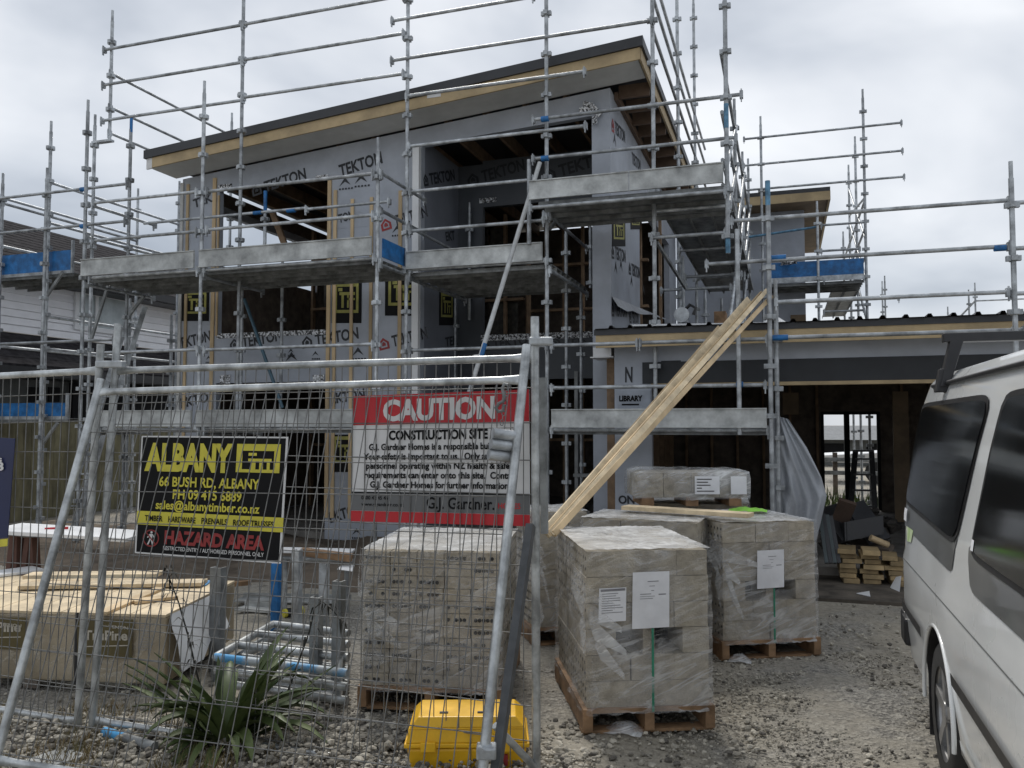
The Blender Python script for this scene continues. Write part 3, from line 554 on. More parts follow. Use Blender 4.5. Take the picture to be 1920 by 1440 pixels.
# ================================================================== SCAFFOLD
TR = .0242
def collar(mb, c):
    for dx, dy in ((1, 0), (-1, 0), (0, 1), (0, -1)):
        mb.box((c.x + dx * .042 - (.02 if dx else .024), c.y + dy * .042 - (.02 if dy else .024), c.z - .024), (c.x + dx * .042 + (.02 if dx else .024), c.y + dy * .042 + (.02 if dy else .024), c.z + .024))
def standard(par, x, y, z0, z1, zc=None, spigot=True, m=None, cl=True):
    mb = MB(); top = z1 - (.16 if spigot else 0)
    mb.tube((x, y, z0), (x, y, top), TR, 9)
    if spigot: mb.tube((x, y, top), (x, y, z1), TR * .78, 8); mb.disc((x, y - TR * .8, z1 - .05), Vector((1, 0, 0)), Vector((0, 0, 1)), .006, 6)
    if cl:
        z = (zc if zc is not None else top - .25)
        z -= math.floor((z - z0 - .05) / .5) * .5
        while z < top - .02: collar(mb, Vector((x, y, z))); z += .5
    if z0 < .02: mb.box((x - .075, y - .075, 0), (x + .075, y + .075, .008))
    return mb.build('standard', m or GALV, par)
def wedge(mb, p, up):
    mb.box((p.x - .018, p.y - .03, p.z - .045), (p.x + .018, p.y + .03, p.z + .035)); mb.bar(p + Vector((0, -.025, .05)), p + Vector((0, -.025, -.09)), .012, .028)
def ledger(par, p, q, m=None, end=(1, 1), r=.0212, name='ledger'):
    p = Vector(p); q = Vector(q); mb = MB(); mb.tube(p, q, r, 9)
    if end[0]: wedge(mb, p, 1)
    if end[1]: wedge(mb, q, 1)
    return mb.build(name, m or GALV, par)
def ledX(par, p0, p1, Y, **k):            # level rail along the facade, sighted at both ends
    a_, b_ = aY(*p0, Y), aY(*p1, Y); z = (a_.z + b_.z) / 2; return ledger(par, (a_.x, Y, z), (b_.x, Y, z), **k)
def ledR(par, p0, X, y0, y1, **k):        # level rail running away from the camera
    z = aX(*p0, X).z; return ledger(par, (X, y0, z), (X, y1, z), **k)
def toeboard(par, x0, x1, z0, z1, Y, m=PLATE):
    mb = MB(); mb.box((x0, Y, z0), (x1, Y + .012, z1)); mb.box((x0, Y - .016, z1 - .012), (x1, Y - .001, z1)); mb.box((x0, Y - .02, z0), (x1, Y - .001, z0 + .012)); mb.box((x1 - .02, Y - .008, z0 + .014), (x1 - .008, Y - .001, z1 - .014))
    return mb.build('toe_board', m, par)
def deckX(par, x0, x1, y0, y1, z, n=None):
    n = n or max(1, round((y1 - y0) / .235)); wd = (y1 - y0) / n
    for i in range(n):
        a_ = y0 + i * wd; mb = MB(); mb.box((x0, a_ + .006, z), (x1, a_ + wd - .006, z + .008)); mb.box((x0, a_ + .006, z - .045), (x1, a_ + .012, z - .001)); mb.box((x0, a_ + wd - .012, z - .045), (x1, a_ + wd - .006, z - .001))
        mb.build('deck_plank', GALVD, par)
def deckY(par, x0, x1, y0, y1, z, n=None):
    n = n or max(1, round((x1 - x0) / .235)); wd = (x1 - x0) / n
    for i in range(n):
        a_ = x0 + i * wd; mb = MB(); mb.box((a_ + .006, y0, z), (a_ + wd - .006, y1, z + .008)); mb.box((a_ + .006, y0, z - .045), (a_ + .012, y1, z - .001)); mb.box((a_ + wd - .012, y0, z - .045), (a_ + wd - .006, y1, z - .001))
        mb.build('deck_plank', GALVD, par)
def X_at(px, py, Y): return aY(px, py, Y).x
def Z_at(px, py, Y): return aY(px, py, Y).z
def sleeve(par, c, d, ln=.1, r=.03):
    mb = MB(); d = Vector(d).normalized(); c = Vector(c); mb.tube(c - d * ln / 2, c + d * ln / 2, r, 9); return mb.build('blue_coupler', BLUE, par)

# ---- front scaffold
fs = thing('front_scaffold', 'galvanised scaffold standing along the wrapped front wall of the house', 'scaffold', (-6, 9, 0))
YO, YI = 8.65, 9.3
x1f, x2f, x3f = X_at(160, 400, YO), X_at(379, 400, YO), X_at(708, 400, YO)
standard(fs, x1f, YO, 0, Z_at(168, 187, YO), Z_at(160, 250, YO)); standard(fs, x2f, YO, 0, Z_at(384, 152, YO), Z_at(380, 220, YO)); standard(fs, x3f, YO, 0, Z_at(710, 258, YO), Z_at(708, 333, YO))
xa, xb, xc, xd = X_at(174, 400, YI), X_at(452, 300, YI), X_at(763, 350, YI), X_at(1025, 350, YI)
standard(fs, xa, YI, 0, Z_at(178, 215, YI), Z_at(178, 273, YI)); standard(fs, xb, YI, 0, 8.0, Z_at(453, 112, YI)); standard(fs, xc, YI, 0, 7.6, Z_at(763, 145, YI)); standard(fs, xd, YI, 0, 7.4, Z_at(1023, 102, YI))
xs = X_at(208, 150, YI); standard(fs, xs, YI, Z_at(207, 264, YI), Z_at(209, 20, YI), Z_at(208, 80, YI))
m_ = MB(); z = Z_at(200, 263, YI); m_.box((xa - .02, YI - .04, z - .03), (xs + .05, YI + .04, z)); m_.build('hop_up_bracket', GALV, fs)
for p0, p1 in (((196, 97), (455, 43)), ((194, 163), (455, 113)), ((192, 228), (455, 186)), ((457, 45), (757, -8)), ((457, 113), (757, 62)), ((457, 181), (757, 140)), ((736, 37), (1000, -4)), ((735, 114), (1222, 38)), ((763, 183), (1096, 131)), ((768, 275), (1098, 235)), ((770, 360), (1000, 336)), ((770, 435), (1020, 411)), ((770, 510), (1025, 486)), ((770, 658), (1025, 648))):
    ledX(fs, p0, p1, YI - .045, end=(1, 1))
for p0, p1 in (((176, 380), (370, 360)), ((390, 357), (700, 328)), ((176, 452), (370, 433)), ((390, 429), (700, 405)), ((170, 522), (372, 506)), ((385, 505), (702, 486)), ((190, 661), (372, 656)), ((385, 655), (700, 646)), ((190, 806), (375, 804)), ((385, 804), (700, 803))):
    ledX(fs, p0, p1, YO - .045)
ledX(fs, (270, 417), (575, 392), YI + .35, end=(0, 0)); ledX(fs, (575, 392), (730, 378), YI + .35); ledX(fs, (250, 542), (640, 513), YI + .55, end=(0, 0))
for (px, py) in ((483, 399), (546, 395)): sleeve(fs, aY(px, py, YI + .35), (1, 0, 0), .13, .028)
zt, zb = Z_at(370, 470, YO - .06), Z_at(370, 503, YO - .06)
toeboard(fs, x1f + .03, x2f - .04, zb, zt, YO - .085); toeboard(fs, x2f + .03, x3f - .03, zb, zt, YO - .085)
zt2, zb2 = Z_at(900, 463, YI - .06), Z_at(900, 497, YI - .06); toeboard(fs, xc + .03, xd - .03, zb2, zt2, YI - .085)
m_ = MB(); m_.box((x3f + .03, YO + .06, zb), (x3f + .045, YI + .1, zt)); m_.build('toe_board', BLUE, fs)
deckX(fs, x1f, x3f, YO + .03, 9.85, zb - .03); deckX(fs, xc, xd + .05, YI + .03, 11.2, zb2 - .03)
zt3, zb3 = Z_at(500, 768, YO), Z_at(500, 800, YO); toeboard(fs, x1f + .2, x2f - .04, zb3, zt3, YO - .085); toeboard(fs, x2f + .03, x3f - .03, zb3, zt3, YO - .085); deckX(fs, x1f, x3f, YO + .03, 9.6, zb3 - .03)
for x in (x1f, x2f, x3f):                                     # transoms from outer to inner row
    for z in (zb - .10, zb + .55, zb + 1.0, zb3 - .1):
        if (z > zb and x == x2f): continue
        ledger(fs, (x + .04, YO, z), (x + .04, 9.9, z), name='transom')
for x in (xc, xd):
    for z in (zb2 - .10, zb2 + .55): ledger(fs, (x + .04, YI, z), (x + .04, 11.2, z), name='transom')
for (px, py0, py1, Y, blue) in ((451, 540, 960, 9.9, 0), (812, 330, 760, 10.9, 1), (853, 560, 760, 11.3, 0), (880, 380, 600, 11.3, 0), (1062, 417, 990, 10.4, 0), (1090, 540, 990, 10.9, 0), (1107, 410, 540, 11.2, 0), (497, 358, 470, 9.85, 1), (239, 560, 980, 9.9, 0), (318, 590, 980, 10.4, 0), (527, 480, 900, 9.9, 0)):
    x = X_at(px, (py0 + py1) / 2, Y); z1 = Z_at(px, py0, Y); z0 = Z_at(px, py1, Y); s_ = standard(fs, x, Y, 0 if py1 > 700 else z0, z1, None, True)
    if blue: mb = MB(); mb.tube((x, Y, z1 - .3), (x, Y, z1 - .001), TR + .002, 9); mb.build('blue_sleeve', BLUE, s_)
for (px, py0, py1) in ((1050, 300, 462), (993, 305, 385)):    # doubled tubes by the balcony deck
    x = X_at(px - 58 if px == 1050 else px, 380, YI - .1); m_ = MB(); 
    if px == 1050: m_.tube((x, YI - .1, Z_at(990, 462, YI)), (x, YI - .1, Z_at(988, 305, YI)), .026, 9); m_.build('tie_tube', GALV, fs)
m_ = MB(); a_ = aY(1012, 305, YI - .12); b_ = aY(885, 720, 8.3); b2 = aY(790, 990, 7.3); m_.tube(a_, b_, .027, 10); db = m_.build('diagonal_brace', mat('pale brace tube', (.5, .51, .51), .5, .3, .12, 8), fs)
d = (b_ - a_).normalized(); m_ = MB(); c = aY(904, 660, 8.42); m_.tube(c - d * .1, c + d * .1, .030, 10); m_.build('blue_band', BLUE, db); m_ = MB(); c = aY(897, 672, 8.40); m_.tube(c - d * .04 + Vector((-.02, -.03, 0)), c + d * .05, .045, 8); m_.build('rag_tie', WHITE, db)
m_ = MB(); m_.tube(b_, b2, .0265, 10); m_.build('brace_tail', GALV, db)
m_ = MB(); m_.tube(aY(458, 560, 9.75), aY(530, 765, 9.75), .024, 9); br = m_.build('diagonal_brace', mat('blue grey brace', (.09, .16, .21), .5, .3), fs)
for (px, py, qx, qy) in ((170, 640, 203, 535), (243, 590, 270, 555)): m_ = MB(); a_ = aY(px, py, 9.2); b_ = aY(qx, qy, 9.2); m_.bar(a_, b_, .03, .04); m_.build('deck_bracket', GALVD, fs)
for X, p_ in ((xs, (217, 142)), (xs, (217, 206)), (xs, (217, 254))): ledR(fs, p_, X, YI, 12.05, end=(1, 0))
standard(fs, xs, 12.05, 4.5, aX(423, 205, xs).z)
# ---- left scaffold
ls = thing('left_scaffold', 'scaffold with blue toe boards beside the white neighbour house', 'scaffold', (-10.5, 10, 0))
XA, XB = -10.37, -11.3
for X, Y, zt_ in ((XA, YI, Z_at(98, 227, YI)), (X_at(85, 450, YI - .25), YI - .25, Z_at(87, 315, YI - .25)), (XB, YI, Z_at(5, 325, YI)), (XA, 12.05, 6.0), (XB, 12.05, 5.95), (X_at(243, 350, YI + .1), YI + .1, Z_at(248, 222, YI + .1))): standard(ls, X, Y, 0, zt_)
x = X_at(246, 240, YI + .1); m_ = MB(); m_.tube((x, YI + .1, Z_at(247, 248, YI + .1)), (x, YI + .1, Z_at(248, 221, YI + .1)), .0215, 9); m_.build('blue_spigot', BLUE, ls)
for p0, p1 in (((-30, 375), (240, 345)), ((-30, 440), (236, 415)), ((-30, 645), (215, 638))): ledX(ls, p0, p1, YI - .3, end=(0, 1))
for (px, py) in ((157, 355), (157, 424)): sleeve(ls, aY(px, py, YI - .3), (1, 0, 0), .1, .034)
for X, p_ in ((XB, (15, 374)), (XB, (15, 384)), (XA, (100, 344)), (XA, (100, 420)), (XB, (20, 465)), (XB, (6, 650)), (XA, (95, 655)), (XA, (97, 595))): ledR(ls, p_, X, YI, 12.05, end=(1, 0))
def blue_board(p0, p1, p2, Y):
    a_, b_ = aY(*p0, Y), aY(*p2, Y); mb = MB(); mb.box((a_.x, Y, b_.z), (b_.x, Y + .015, a_.z)); t = mb.build('toe_board', BLUE, ls)
    mb = MB(); mb.box((a_.x, Y - .02, b_.z - .05), (b_.x, Y - .003, b_.z - .002)); mb.box((b_.x + .002, Y - .02, b_.z - .05), (b_.x + .03, Y + .02, a_.z + .14)); mb.build('board_edge', GALV, ls)
    deckX(ls, XB - .6, b_.x, Y + .03, Y + .95, b_.z - .04)
blue_board((-60, 485), None, (134, 506), YI + .06); blue_board((-60, 757), None, (124, 780), YI + .06)
m_ = MB(); m_.bar(aY(88, 555, YI), aY(118, 510, YI), .03, .04); m_.bar(aY(78, 835, YI), aY(108, 793, YI), .03, .04); pieces(m_, 'deck_bracket', GALVD, ls)
# ladder
ld = thing('ladder', 'aluminium ladder leaning up to the scaffold deck behind the leaning mesh fence', 'ladder', aY(190, 830, 9.5)); a0, a1, b0, b1 = aY(190, 830, 9.4), aY(272, 575, 9.9), aY(165, 830, 9.4), aY(247, 575, 9.9)
for a_, b_ in ((a0, a1), (b0, b1)): m_ = MB(); m_.bar(a_ - (b_ - a_) * .62, b_, .03, .07); m_.build('stile', GALV, ld)
for i in range(14): t = -.55 + i * .11; m_ = MB(); m_.tube(a0 + (a1 - a0) * t, b0 + (b1 - b0) * t, .013, 7); m_.build('rung', GALV, ld)
# ---- corner scaffold: raised deck at the right corner of the house and along its side
cs = thing('corner_scaffold', 'tall scaffold with a raised deck round the right corner of the house', 'scaffold', (-1, 11, 0))
XI_, XO_ = -1.39, -.6
standard(cs, XI_, YI, Z_at(1228, 815, YI), 7.4, Z_at(1225, 38, YI)); 
xo = X_at(1362, 250, 8.9); standard(cs, xo, 8.9, Z_at(1366, 475, 8.9), 7.2, Z_at(1360, 97, 8.9), spigot=False)
for (px, py0, py1) in ((1361, 195, 240), (1366, 440, 474)): m_ = MB(); m_.tube((xo, 8.9, Z_at(px, py1, 8.9) - .004), (xo, 8.9, Z_at(px, py0, 8.9)), .026, 9); m_.build('blue_sleeve', mat('faded blue paint', (.11, .25, .38), .5, .2, .3, 10), cs)
for Y, px, py in ((11.66, 1277, -40), (14.0, 1317, 70)): standard(cs, XI_, Y, 2.7, 8.3 if py < 0 else aX(1317, 70, XI_).z)
for Y, zt_ in ((11.4, aX(1386, 245, XO_).z), (13.6, 6.0), (15.9, 6.6)): standard(cs, XO_, Y, 2.7, zt_)
for p0, p1 in (((1000, 226), (1390, 175)), ((1000, 299), (1380, 256))): ledX(cs, p0, p1, YI - .11)
for (px, py) in ((1022, 223), (1022, 297)): sleeve(cs, aY(px, py, YI - .11), (1, 0, 0), .09, .034)
ledX(cs, (1222, 447), (1360, 435), 8.98)
for p_ in ((1240, 2), (1240, 46), (1240, 105)): ledR(cs, p_, XI_, YI, 15.9, end=(1, 0))
for p_ in ((1368, 190), (1370, 290), (1374, 380), (1376, 425)): ledR(cs, p_, XO_, 8.95, 15.9, end=(0, 0))
for i, (y0, y1) in enumerate(((8.95, 11.4), (11.4, 13.6), (13.6, 15.9))): 
    for k in (0, .55, -1.2): ledger(cs, (XO_ + .03, y0, 3.75 + k), (XO_ + .03, y1, 5.1 + k), name='diagonal_brace', end=(0, 0))
Yt = 8.78; zt, zb = Z_at(1270, 312, Yt), Z_at(1270, 350, Yt); x0, xm, x1 = X_at(992, 360, Yt), X_at(1179, 340, Yt), X_at(1356, 320, Yt)
toeboard(cs, x0, xm - .004, zb, zt, Yt); toeboard(cs, xm + .004, x1, zb, zt, Yt); deckX(cs, x0 + .1, x1, Yt + .03, 9.9, zb - .03, 4)
deckY(cs, XI_ + .05, x1 + .06, 9.92, 15.9, zb - .03, 3)
ledX(cs, (995, 386), (1360, 362), Yt - .03); ledX(cs, (1020, 400), (1230, 388), 9.86)
for Y in (9.35, 11.6, 13.9): ledger(cs, (XI_, Y, zb - .1), (XO_ + .05, Y, zb - .1), name='transom')
m_ = MB(); m_.bar(aY(1232, 455, 9.4), aY(1285, 540, 11), .03, .04); m_.bar(aY(1030, 430, 9.4), aY(1062, 390, 10), .03, .04); pieces(m_, 'deck_bracket', GALVD, cs)
# lower walkway seen under the deck on the garage roof
for px, py0, Y in ((1281, 480, 11.5), (1322, 540, 12.6), (1353, 560, 12.6)): x = X_at(px, 560, Y); standard(cs, x, Y, 2.68, Z_at(px, py0, Y))
ledX(cs, (1240, 545), (1370, 537), 11.6); ledX(cs, (1285, 520), (1390, 513), 11.5)
# ---- garage scaffold
gs = thing('garage_scaffold', 'low scaffold in front of the garage fascia with long guard rails', 'scaffold', (0, 8.8, 0))
YG = 8.65
xg1 = X_at(1384, 600, YG); standard(gs, xg1, YG, Z_at(1387, 815, YG), Z_at(1380, 430, YG), cl=False, spigot=False)
xg2 = X_at(1443, 600, YG); s_ = standard(gs, xg2, YG, 0, Z_at(1441, 340, YG), Z_at(1445, 410, YG)); m_ = MB(); m_.tube((xg2, YG, Z_at(1441, 385, YG)), (xg2, YG, Z_at(1441, 339, YG)), .026, 9); m_.build('blue_sleeve', mat('faded blue paint', (.11, .25, .38)), s_)
standard(gs, xg2 + .06, YG + .14, 0, Z_at(1450, 520, YG), Z_at(1450, 635, YG))
xg3 = X_at(1900, 480, YG); standard(gs, xg3, YG, 0, Z_at(1891, 303, YG), Z_at(1895, 385, YG)); standard(gs, xg3 + 2.4, YG, 0, 4.0)
for p0, p1 in (((1372, 412), (1892, 378)), ((1325, 493), (1892, 464)), ((1455, 565), (1890, 549)), ((1440, 634), (1920, 618)), ((1200, 644), (1438, 634)), ((1035, 648), (1195, 643)), ((1035, 728), (1435, 721)), ((1035, 807), (1440, 806))): ledX(gs, p0, p1, YG + .06)
for z_ in (378, 464, 549, 618): z = Z_at(1895, z_, YG); ledger(gs, (xg3, YG + .06, z), (xg3 + 2.4, YG + .06, z))
for (px, py, ln) in ((1460, 483, .14), (1462, 633, .16), (1387, 721, .07)): sleeve(gs, aY(px, py, YG + .06), (1, 0, 0), ln, .03)
sleeve(gs, aY(1893, 464, YG + .06) + Vector((-.08, 0, 0)), (1, 0, 0), .1, .03)
zt, zb = Z_at(1240, 766, YG - .03), Z_at(1240, 802, YG - .03); xg0 = X_at(1035, 780, YG); toeboard(gs, xg0, xg2 - .04, zb, zt, YG - .03); deckX(gs, xg0, xg2, YG + .1, 9.25, zb - .03, 2)
standard(gs, xg0 - .04, YG, 0, Z_at(1028, 440, YG), Z_at(1030, 635, YG)) if 0 else None
# ---- rear scaffold
rs = thing('rear_scaffold', 'distant scaffold tower with a blue toe board over the garage roof', 'scaffold', (.7, 16, 0))
YR = 15.8; xr = X_at(1620, 300, YR)
for px, py in ((1427, 218), (1620, 167)): standard(rs, X_at(px, 300, YR), YR, 0, Z_at(px, py, YR))
standard(rs, X_at(1533, 450, YR - .2), YR - .2, 2.7, Z_at(1533, 377, YR - .2))
for Y, py in ((17.6, 247), (19.4, 280), (21.5, 405)): standard(rs, xr, Y, 0, aX(1605 - (Y - 17.6) * 4, py, xr).z)
for p0, p1 in (((1395, 258), (1690, 233)), ((1395, 310), (1692, 283)), ((1395, 358), (1695, 330)), ((1540, 424), (1622, 415)), ((1540, 470), (1612, 467)), ((1545, 525), (1620, 521)), ((1545, 585), (1620, 581)), ((1455, 568), (1685, 560))): ledX(rs, p0, p1, YR - .04)
m_ = MB(); m_.tube(aY(1400, 445, YR - .1), aY(1535, 425, YR - .1), .022, 9); m_.build('ledger', mat('faded blue paint', (.11, .25, .38)), rs)
for i in range(4): ledger(rs, (xr, YR, 3.4 + i * .75), (xr, 19.4, 5.3 + i * .75 if i < 3 else 6.2), name='diagonal_brace', end=(0, 0))
for i in range(3): ledger(rs, (xr, YR, 4.6 + i * .5), (xr, 21.5, 4.6 + i * .5), end=(0, 0))
a_, b_ = aY(1443, 494, YR - .06), aY(1620, 521, YR - .06); m_ = MB(); m_.box((a_.x, YR - .06, b_.z + .08), (b_.x, YR - .045, a_.z)); m_.build('toe_board', BLUE, rs); m_ = MB(); m_.box((a_.x, YR - .08, b_.z - .02), (b_.x, YR - .045, b_.z + .075)); m_.build('deck_edge', GALV, rs); deckX(rs, a_.x, b_.x, YR, YR + 1.0, b_.z - .03)
deckY(rs, b_.x - .5, b_.x, YR + 1.02, 21, b_.z - .03, 2)
fsx = thing('far_scaffold', 'far scaffold poles poking above the garage roof near the right edge', 'scaffold', (6, 26, 0))
for px, py in ((1655, 527), (1660, 517), (1777, 575), (1817, 543), (1829, 530)): standard(fsx, X_at(px, 580, 26), 26, 0, Z_at(px, py, 26))
ledX(fsx, (1829, 563), (1935, 561), 26); m_ = MB(); m_.tube(aY(1797, 597, 26), aY(1829, 563, 26), .03); m_.build('diagonal_brace', GALV, fsx)

# ================================================================== SITE FENCE
def fence_panel(name, label, TL, TR, BL, BR, l_ext, r_ext, flat=True, rr=.0195, nv=None, hsp=.15):
    """stiles through TL-BL and TR-BR, rails between, welded wire mesh inside"""
    TL, TR, BL, BR = map(Vector, (TL, TR, BL, BR)); root = thing(name, label, 'fence panel', (BL + BR) / 2)
    for a_, b_, ex in ((BL, TL, l_ext), (BR, TR, r_ext)):
        d = (b_ - a_).normalized(); m = MB(); m.tube(a_ - d * ex[0], b_ + d * ex[1], rr, 14); m.build('stile', ALU, root)
    for a_, b_ in ((TL, TR), (BL, BR)):
        d = (b_ - a_).normalized(); ln = (b_ - a_).length; up = (TL - BL).normalized(); sq = Vector(d).cross(up).normalized()
        m = MB(); n = 14; k = 12; rings = []
        prof = [(0, .35, 1.45), (.05, .55, 1.25), (.11, 1, 1), (.5, 1, 1), (ln - .11, 1, 1), (ln - .05, .55, 1.25), (ln, .35, 1.45)]   # ends squashed flat where they are welded
        v = []
        for s_, fx, fz in prof:
            c = a_ + d * s_
            for q in range(k): t = 2 * pi * q / k; v.append(c + sq * (cos(t) * .0175 * fx) + up * (sin(t) * .0175 * fz))
        f = [(i * k + q, i * k + (q + 1) % k, (i + 1) * k + (q + 1) % k, (i + 1) * k + q) for i in range(len(prof) - 1) for q in range(k)]; m.add(v, f, 0, True); m.build('rail', ALU, root)
    m = MB(); w_ = (TR - TL).length; h_ = (TL - BL).length; nv = nv or int(w_ / .06); rnd = random.Random(len(name) + int(BL.x * 10)); nrm = (TR - TL).cross(TL - BL).normalized()
    for i in range(1, nv):
        t = i / nv + rnd.uniform(-.0015, .0015); m.tube(BL.lerp(BR, t), TL.lerp(TR, t + rnd.uniform(-.002, .002)), .0026, 5)
    z = .03
    while z < h_ - .05: t = z / h_; m.tube(BL.lerp(TL, t) - nrm * .004, BR.lerp(TR, t + rnd.uniform(-.004, .004)) - nrm * .004, .0026, 5); z += hsp
    m.build('wire_mesh', WIRE, root); return root
# upright panel P, its neighbour to the left and the leaning panel in front
P2b, P2t = aD(174, 1350, 4.25), aD(216, 695, 4.36); PRb, PRt = aD(1006, 1476, 3.72), aD(1003, 671, 3.78)
PP = fence_panel('fence_panel', 'upright galvanised mesh fence panel carrying the red and the black site signs', P2t, PRt, P2b, PRb, (.09, .25), (.06, .19))
m_ = MB(); c = aD(1014, 640, 3.76); m_.obox(c, _r, _u, _f, .055, .019, .03); m_.build('post_clamp', GALV, PP, bevel=.008)
m_ = MB(); m_.bar(aD(1018, 708, 3.84), aD(1021, 1000, 3.84), .03, .03); m_.build('side_channel', GALVD, PP)
m_ = MB(); m_.obox(aD(208, 683, 4.3), _r, _u, _f, .07, .018, .03); m_.build('post_clamp', GALV, PP, bevel=.006)
m_ = MB(); m_.tube(aD(928, 1360, 3.62), aD(1006, 1442, 3.72), .017, 10); m_.build('foot_brace', ALU, PP)
P1b, P1t = aD(146, 1353, 4.27), aD(186, 695, 4.3); dl = (P2b - PRb); Lb = aD(-200, 1298, 4.72); Lt = aD(-200, 715, 4.78)
PL = fence_panel('fence_panel', 'galvanised mesh fence panel running off the left edge past the blue sign', Lt, P1t, Lb, P1b, (.05, .1), (.09, .14))
NTL, NTR, NBL, NBR = aD(183, 735, 4.22), aD(981, 712, 3.66), aD(-8, 1425, 3.70), aD(893, 1557, 3.08)
PN = fence_panel('fence_panel', 'galvanised mesh fence panel leaning back against the one with the signs', NTL, NTR, NBL, NBR, (.03, .07), (.02, .165), rr=.0205)
m_ = MB(); m_.bar(aD(995, 985, 3.70), aD(922, 1500, 3.14), .034, .05); m_.build('stay_bar', mat('dark steel', (.10, .105, .11), .5, .3, .2, 9), PN)
m_ = MB(); c = aD(912, 1408, 3.16); m_.obox(c, _r, _u, _f, .038, .022, .035); m_.build('swivel_clamp', GALV, PN, bevel=.006)
m_ = MB(); c = aD(901, 1406, 3.12); m_.tube(c, c - _f * .012, .013, 8); m_.build('clamp_bolt', GALV, PN)
# coupler hanging on a chain
hc = thing('chained_coupler', 'three short steel tubes hanging on a chain from the leaning fence rail', 'coupler', aD(940, 862, 3.55))
for (x0, y0, x1, y1) in ((924, 812, 968, 818), (920, 832, 964, 838), (916, 852, 960, 858)): m_ = MB(); m_.tube(aD(x0, y0, 3.54), aD(x1, y1, 3.58), .0235, 14); m_.build('short_tube', GALV, hc)
m_ = MB(); pts = [(952, 722), (946, 720), (942, 728), (945, 742), (944, 752), (935, 757), (930, 765), (934, 772), (943, 770), (945, 758)]; m_.path([aD(x, y, 3.55) for x, y in pts], .008, 8); m_.build('clip', GALVD, hc)
for i in range(8):
    c = aD(952 - i * 1.6, 728 + i * 9.2, 3.56); m_ = MB(); dx = _r if i % 2 else _f
    m_.path([c + _u * (.013 * sin(t)) + dx * (.0075 * cos(t)) for t in [k * pi / 5 for k in range(11)]], .0022, 5); m_.build('chain_link', GALVD, hc)
# ------------------------------------------------------------------ signs
PN_n = ((PRb - P2b).cross(P2t - P2b)).normalized()
if PN_n.y > 0: PN_n = -PN_n
SO = P2b + PN_n * .028
def sgn(px, py): return aP(px, py, SO, PN_n)
class Sign:
    def __init__(s, name, label, corners, base, edge=None):
        s.TL, s.TR, s.BL, s.BR = [sgn(*c) for c in corners]; m = MB(); m.slab([s.BL, s.BR, s.TR, s.TL], PN_n, .004)
        s.root = m.build(name, base, None, loc=(s.BL + s.BR) / 2); tag(s.root, label, 'sign')
    def at(s, u, v, k=0): return s.BL.lerp(s.BR, u).lerp(s.TL.lerp(s.TR, u), v) + PN_n * (.0015 + .001 * k)
    def rect(s, mb, u0, v0, u1, v1, k=0): mb.quad(s.at(u0, v0, k), s.at(u1, v0, k), s.at(u1, v1, k), s.at(u0, v1, k))
    def write(s, mb, body, u0, v0, u1, h, bold=.02, k=2):
        v, f, asp = textmesh(body, bold); mb.add([s.at(u0 + (u1 - u0) * a_, v0 + h * b_, k) for a_, b_ in v], f)
al = Sign('hazard_sign', 'black and yellow timber merchant sign with HAZARD AREA warning on the mesh fence', ((266, 817), (541, 819), (253, 1037), (527, 1057)), BLACK)
m_ = MB(); b = .012
for q in ((0, 0, 1, b), (0, 1 - b, 1, 1), (0, b, b * .8, 1 - b), (1 - b * 1.2, b, 1, 1 - b)): al.rect(m_, *q)
m_.build('white_border', SWHITE, al.root)
m_ = MB(); al.write(m_, 'ALBANY', .035, .715, .64, .215, .05); m_.build('merchant_name', YEL, al.root)
m_ = MB()
for q in ((.665, .885, .955, .94), (.665, .71, .705, .885), (.915, .71, .955, .885), (.705, .71, .915, .735), (.745, .845, .80, .868), (.745, .80, .90, .822), (.765, .735, .795, .80), (.82, .735, .845, .80), (.87, .735, .89, .80)): al.rect(m_, *q, 1)
m_.build('house_emblem', YEL, al.root)
for t, u0, v0, u1, h in (('66 BUSH RD, ALBANY', .145, .578, .83, .078), ('PH 09 415 6889', .245, .475, .715, .076), ('sales@albanytimber.co.nz', .13, .385, .84, .07)): m_ = MB(); al.write(m_, t, u0, v0, u1, h, .025); m_.build('contact_line', YEL, al.root)
m_ = MB(); al.rect(m_, .0, .245, 1, .36, 1); yb = m_.build('yellow_band', YEL, al.root); 
for t, u0, u1 in (('TIMBER', .06, .185), ('HARDWARE', .225, .415), ('PRENAILS', .455, .63), ('ROOF TRUSSES', .67, .94)): m_ = MB(); al.write(m_, t, u0, .28, u1, .047, .02, 4); m_.build('band_lettering', BLACK, yb)
m_ = MB(); al.write(m_, 'HAZARD AREA', .205, .10, .885, .105, .045); m_.build('hazard_lettering', REDD, al.root)
m_ = MB(); al.write(m_, 'RESTRICTED ENTRY / AUTHORISED PERSONNEL ONLY', .2, .045, .885, .032, .01); m_.build('entry_lettering', SWHITE, al.root)
m_ = MB(); K = 28; cu, cv = .11, .135; ru, rv = .058, .073
m_.add([al.at(cu + ru * r_ * cos(2 * pi * q / K), cv + rv * r_ * sin(2 * pi * q / K), 2) for r_ in (1, .84) for q in range(K)], [(q, (q + 1) % K, K + (q + 1) % K, K + q) for q in range(K)])
m_.add([al.at(cu + ru * a_, cv + rv * b_, 3.5) for a_, b_ in ((-.62, .55), (-.52, .66), (.62, -.55), (.52, -.66))], [(0, 1, 2, 3)]); m_.build('prohibition_ring', REDD, al.root)
m_ = MB(); P_ = lambda *pts: m_.add([al.at(cu + ru * a_, cv + rv * b_, 3) for a_, b_ in pts], [tuple(range(len(pts)))])
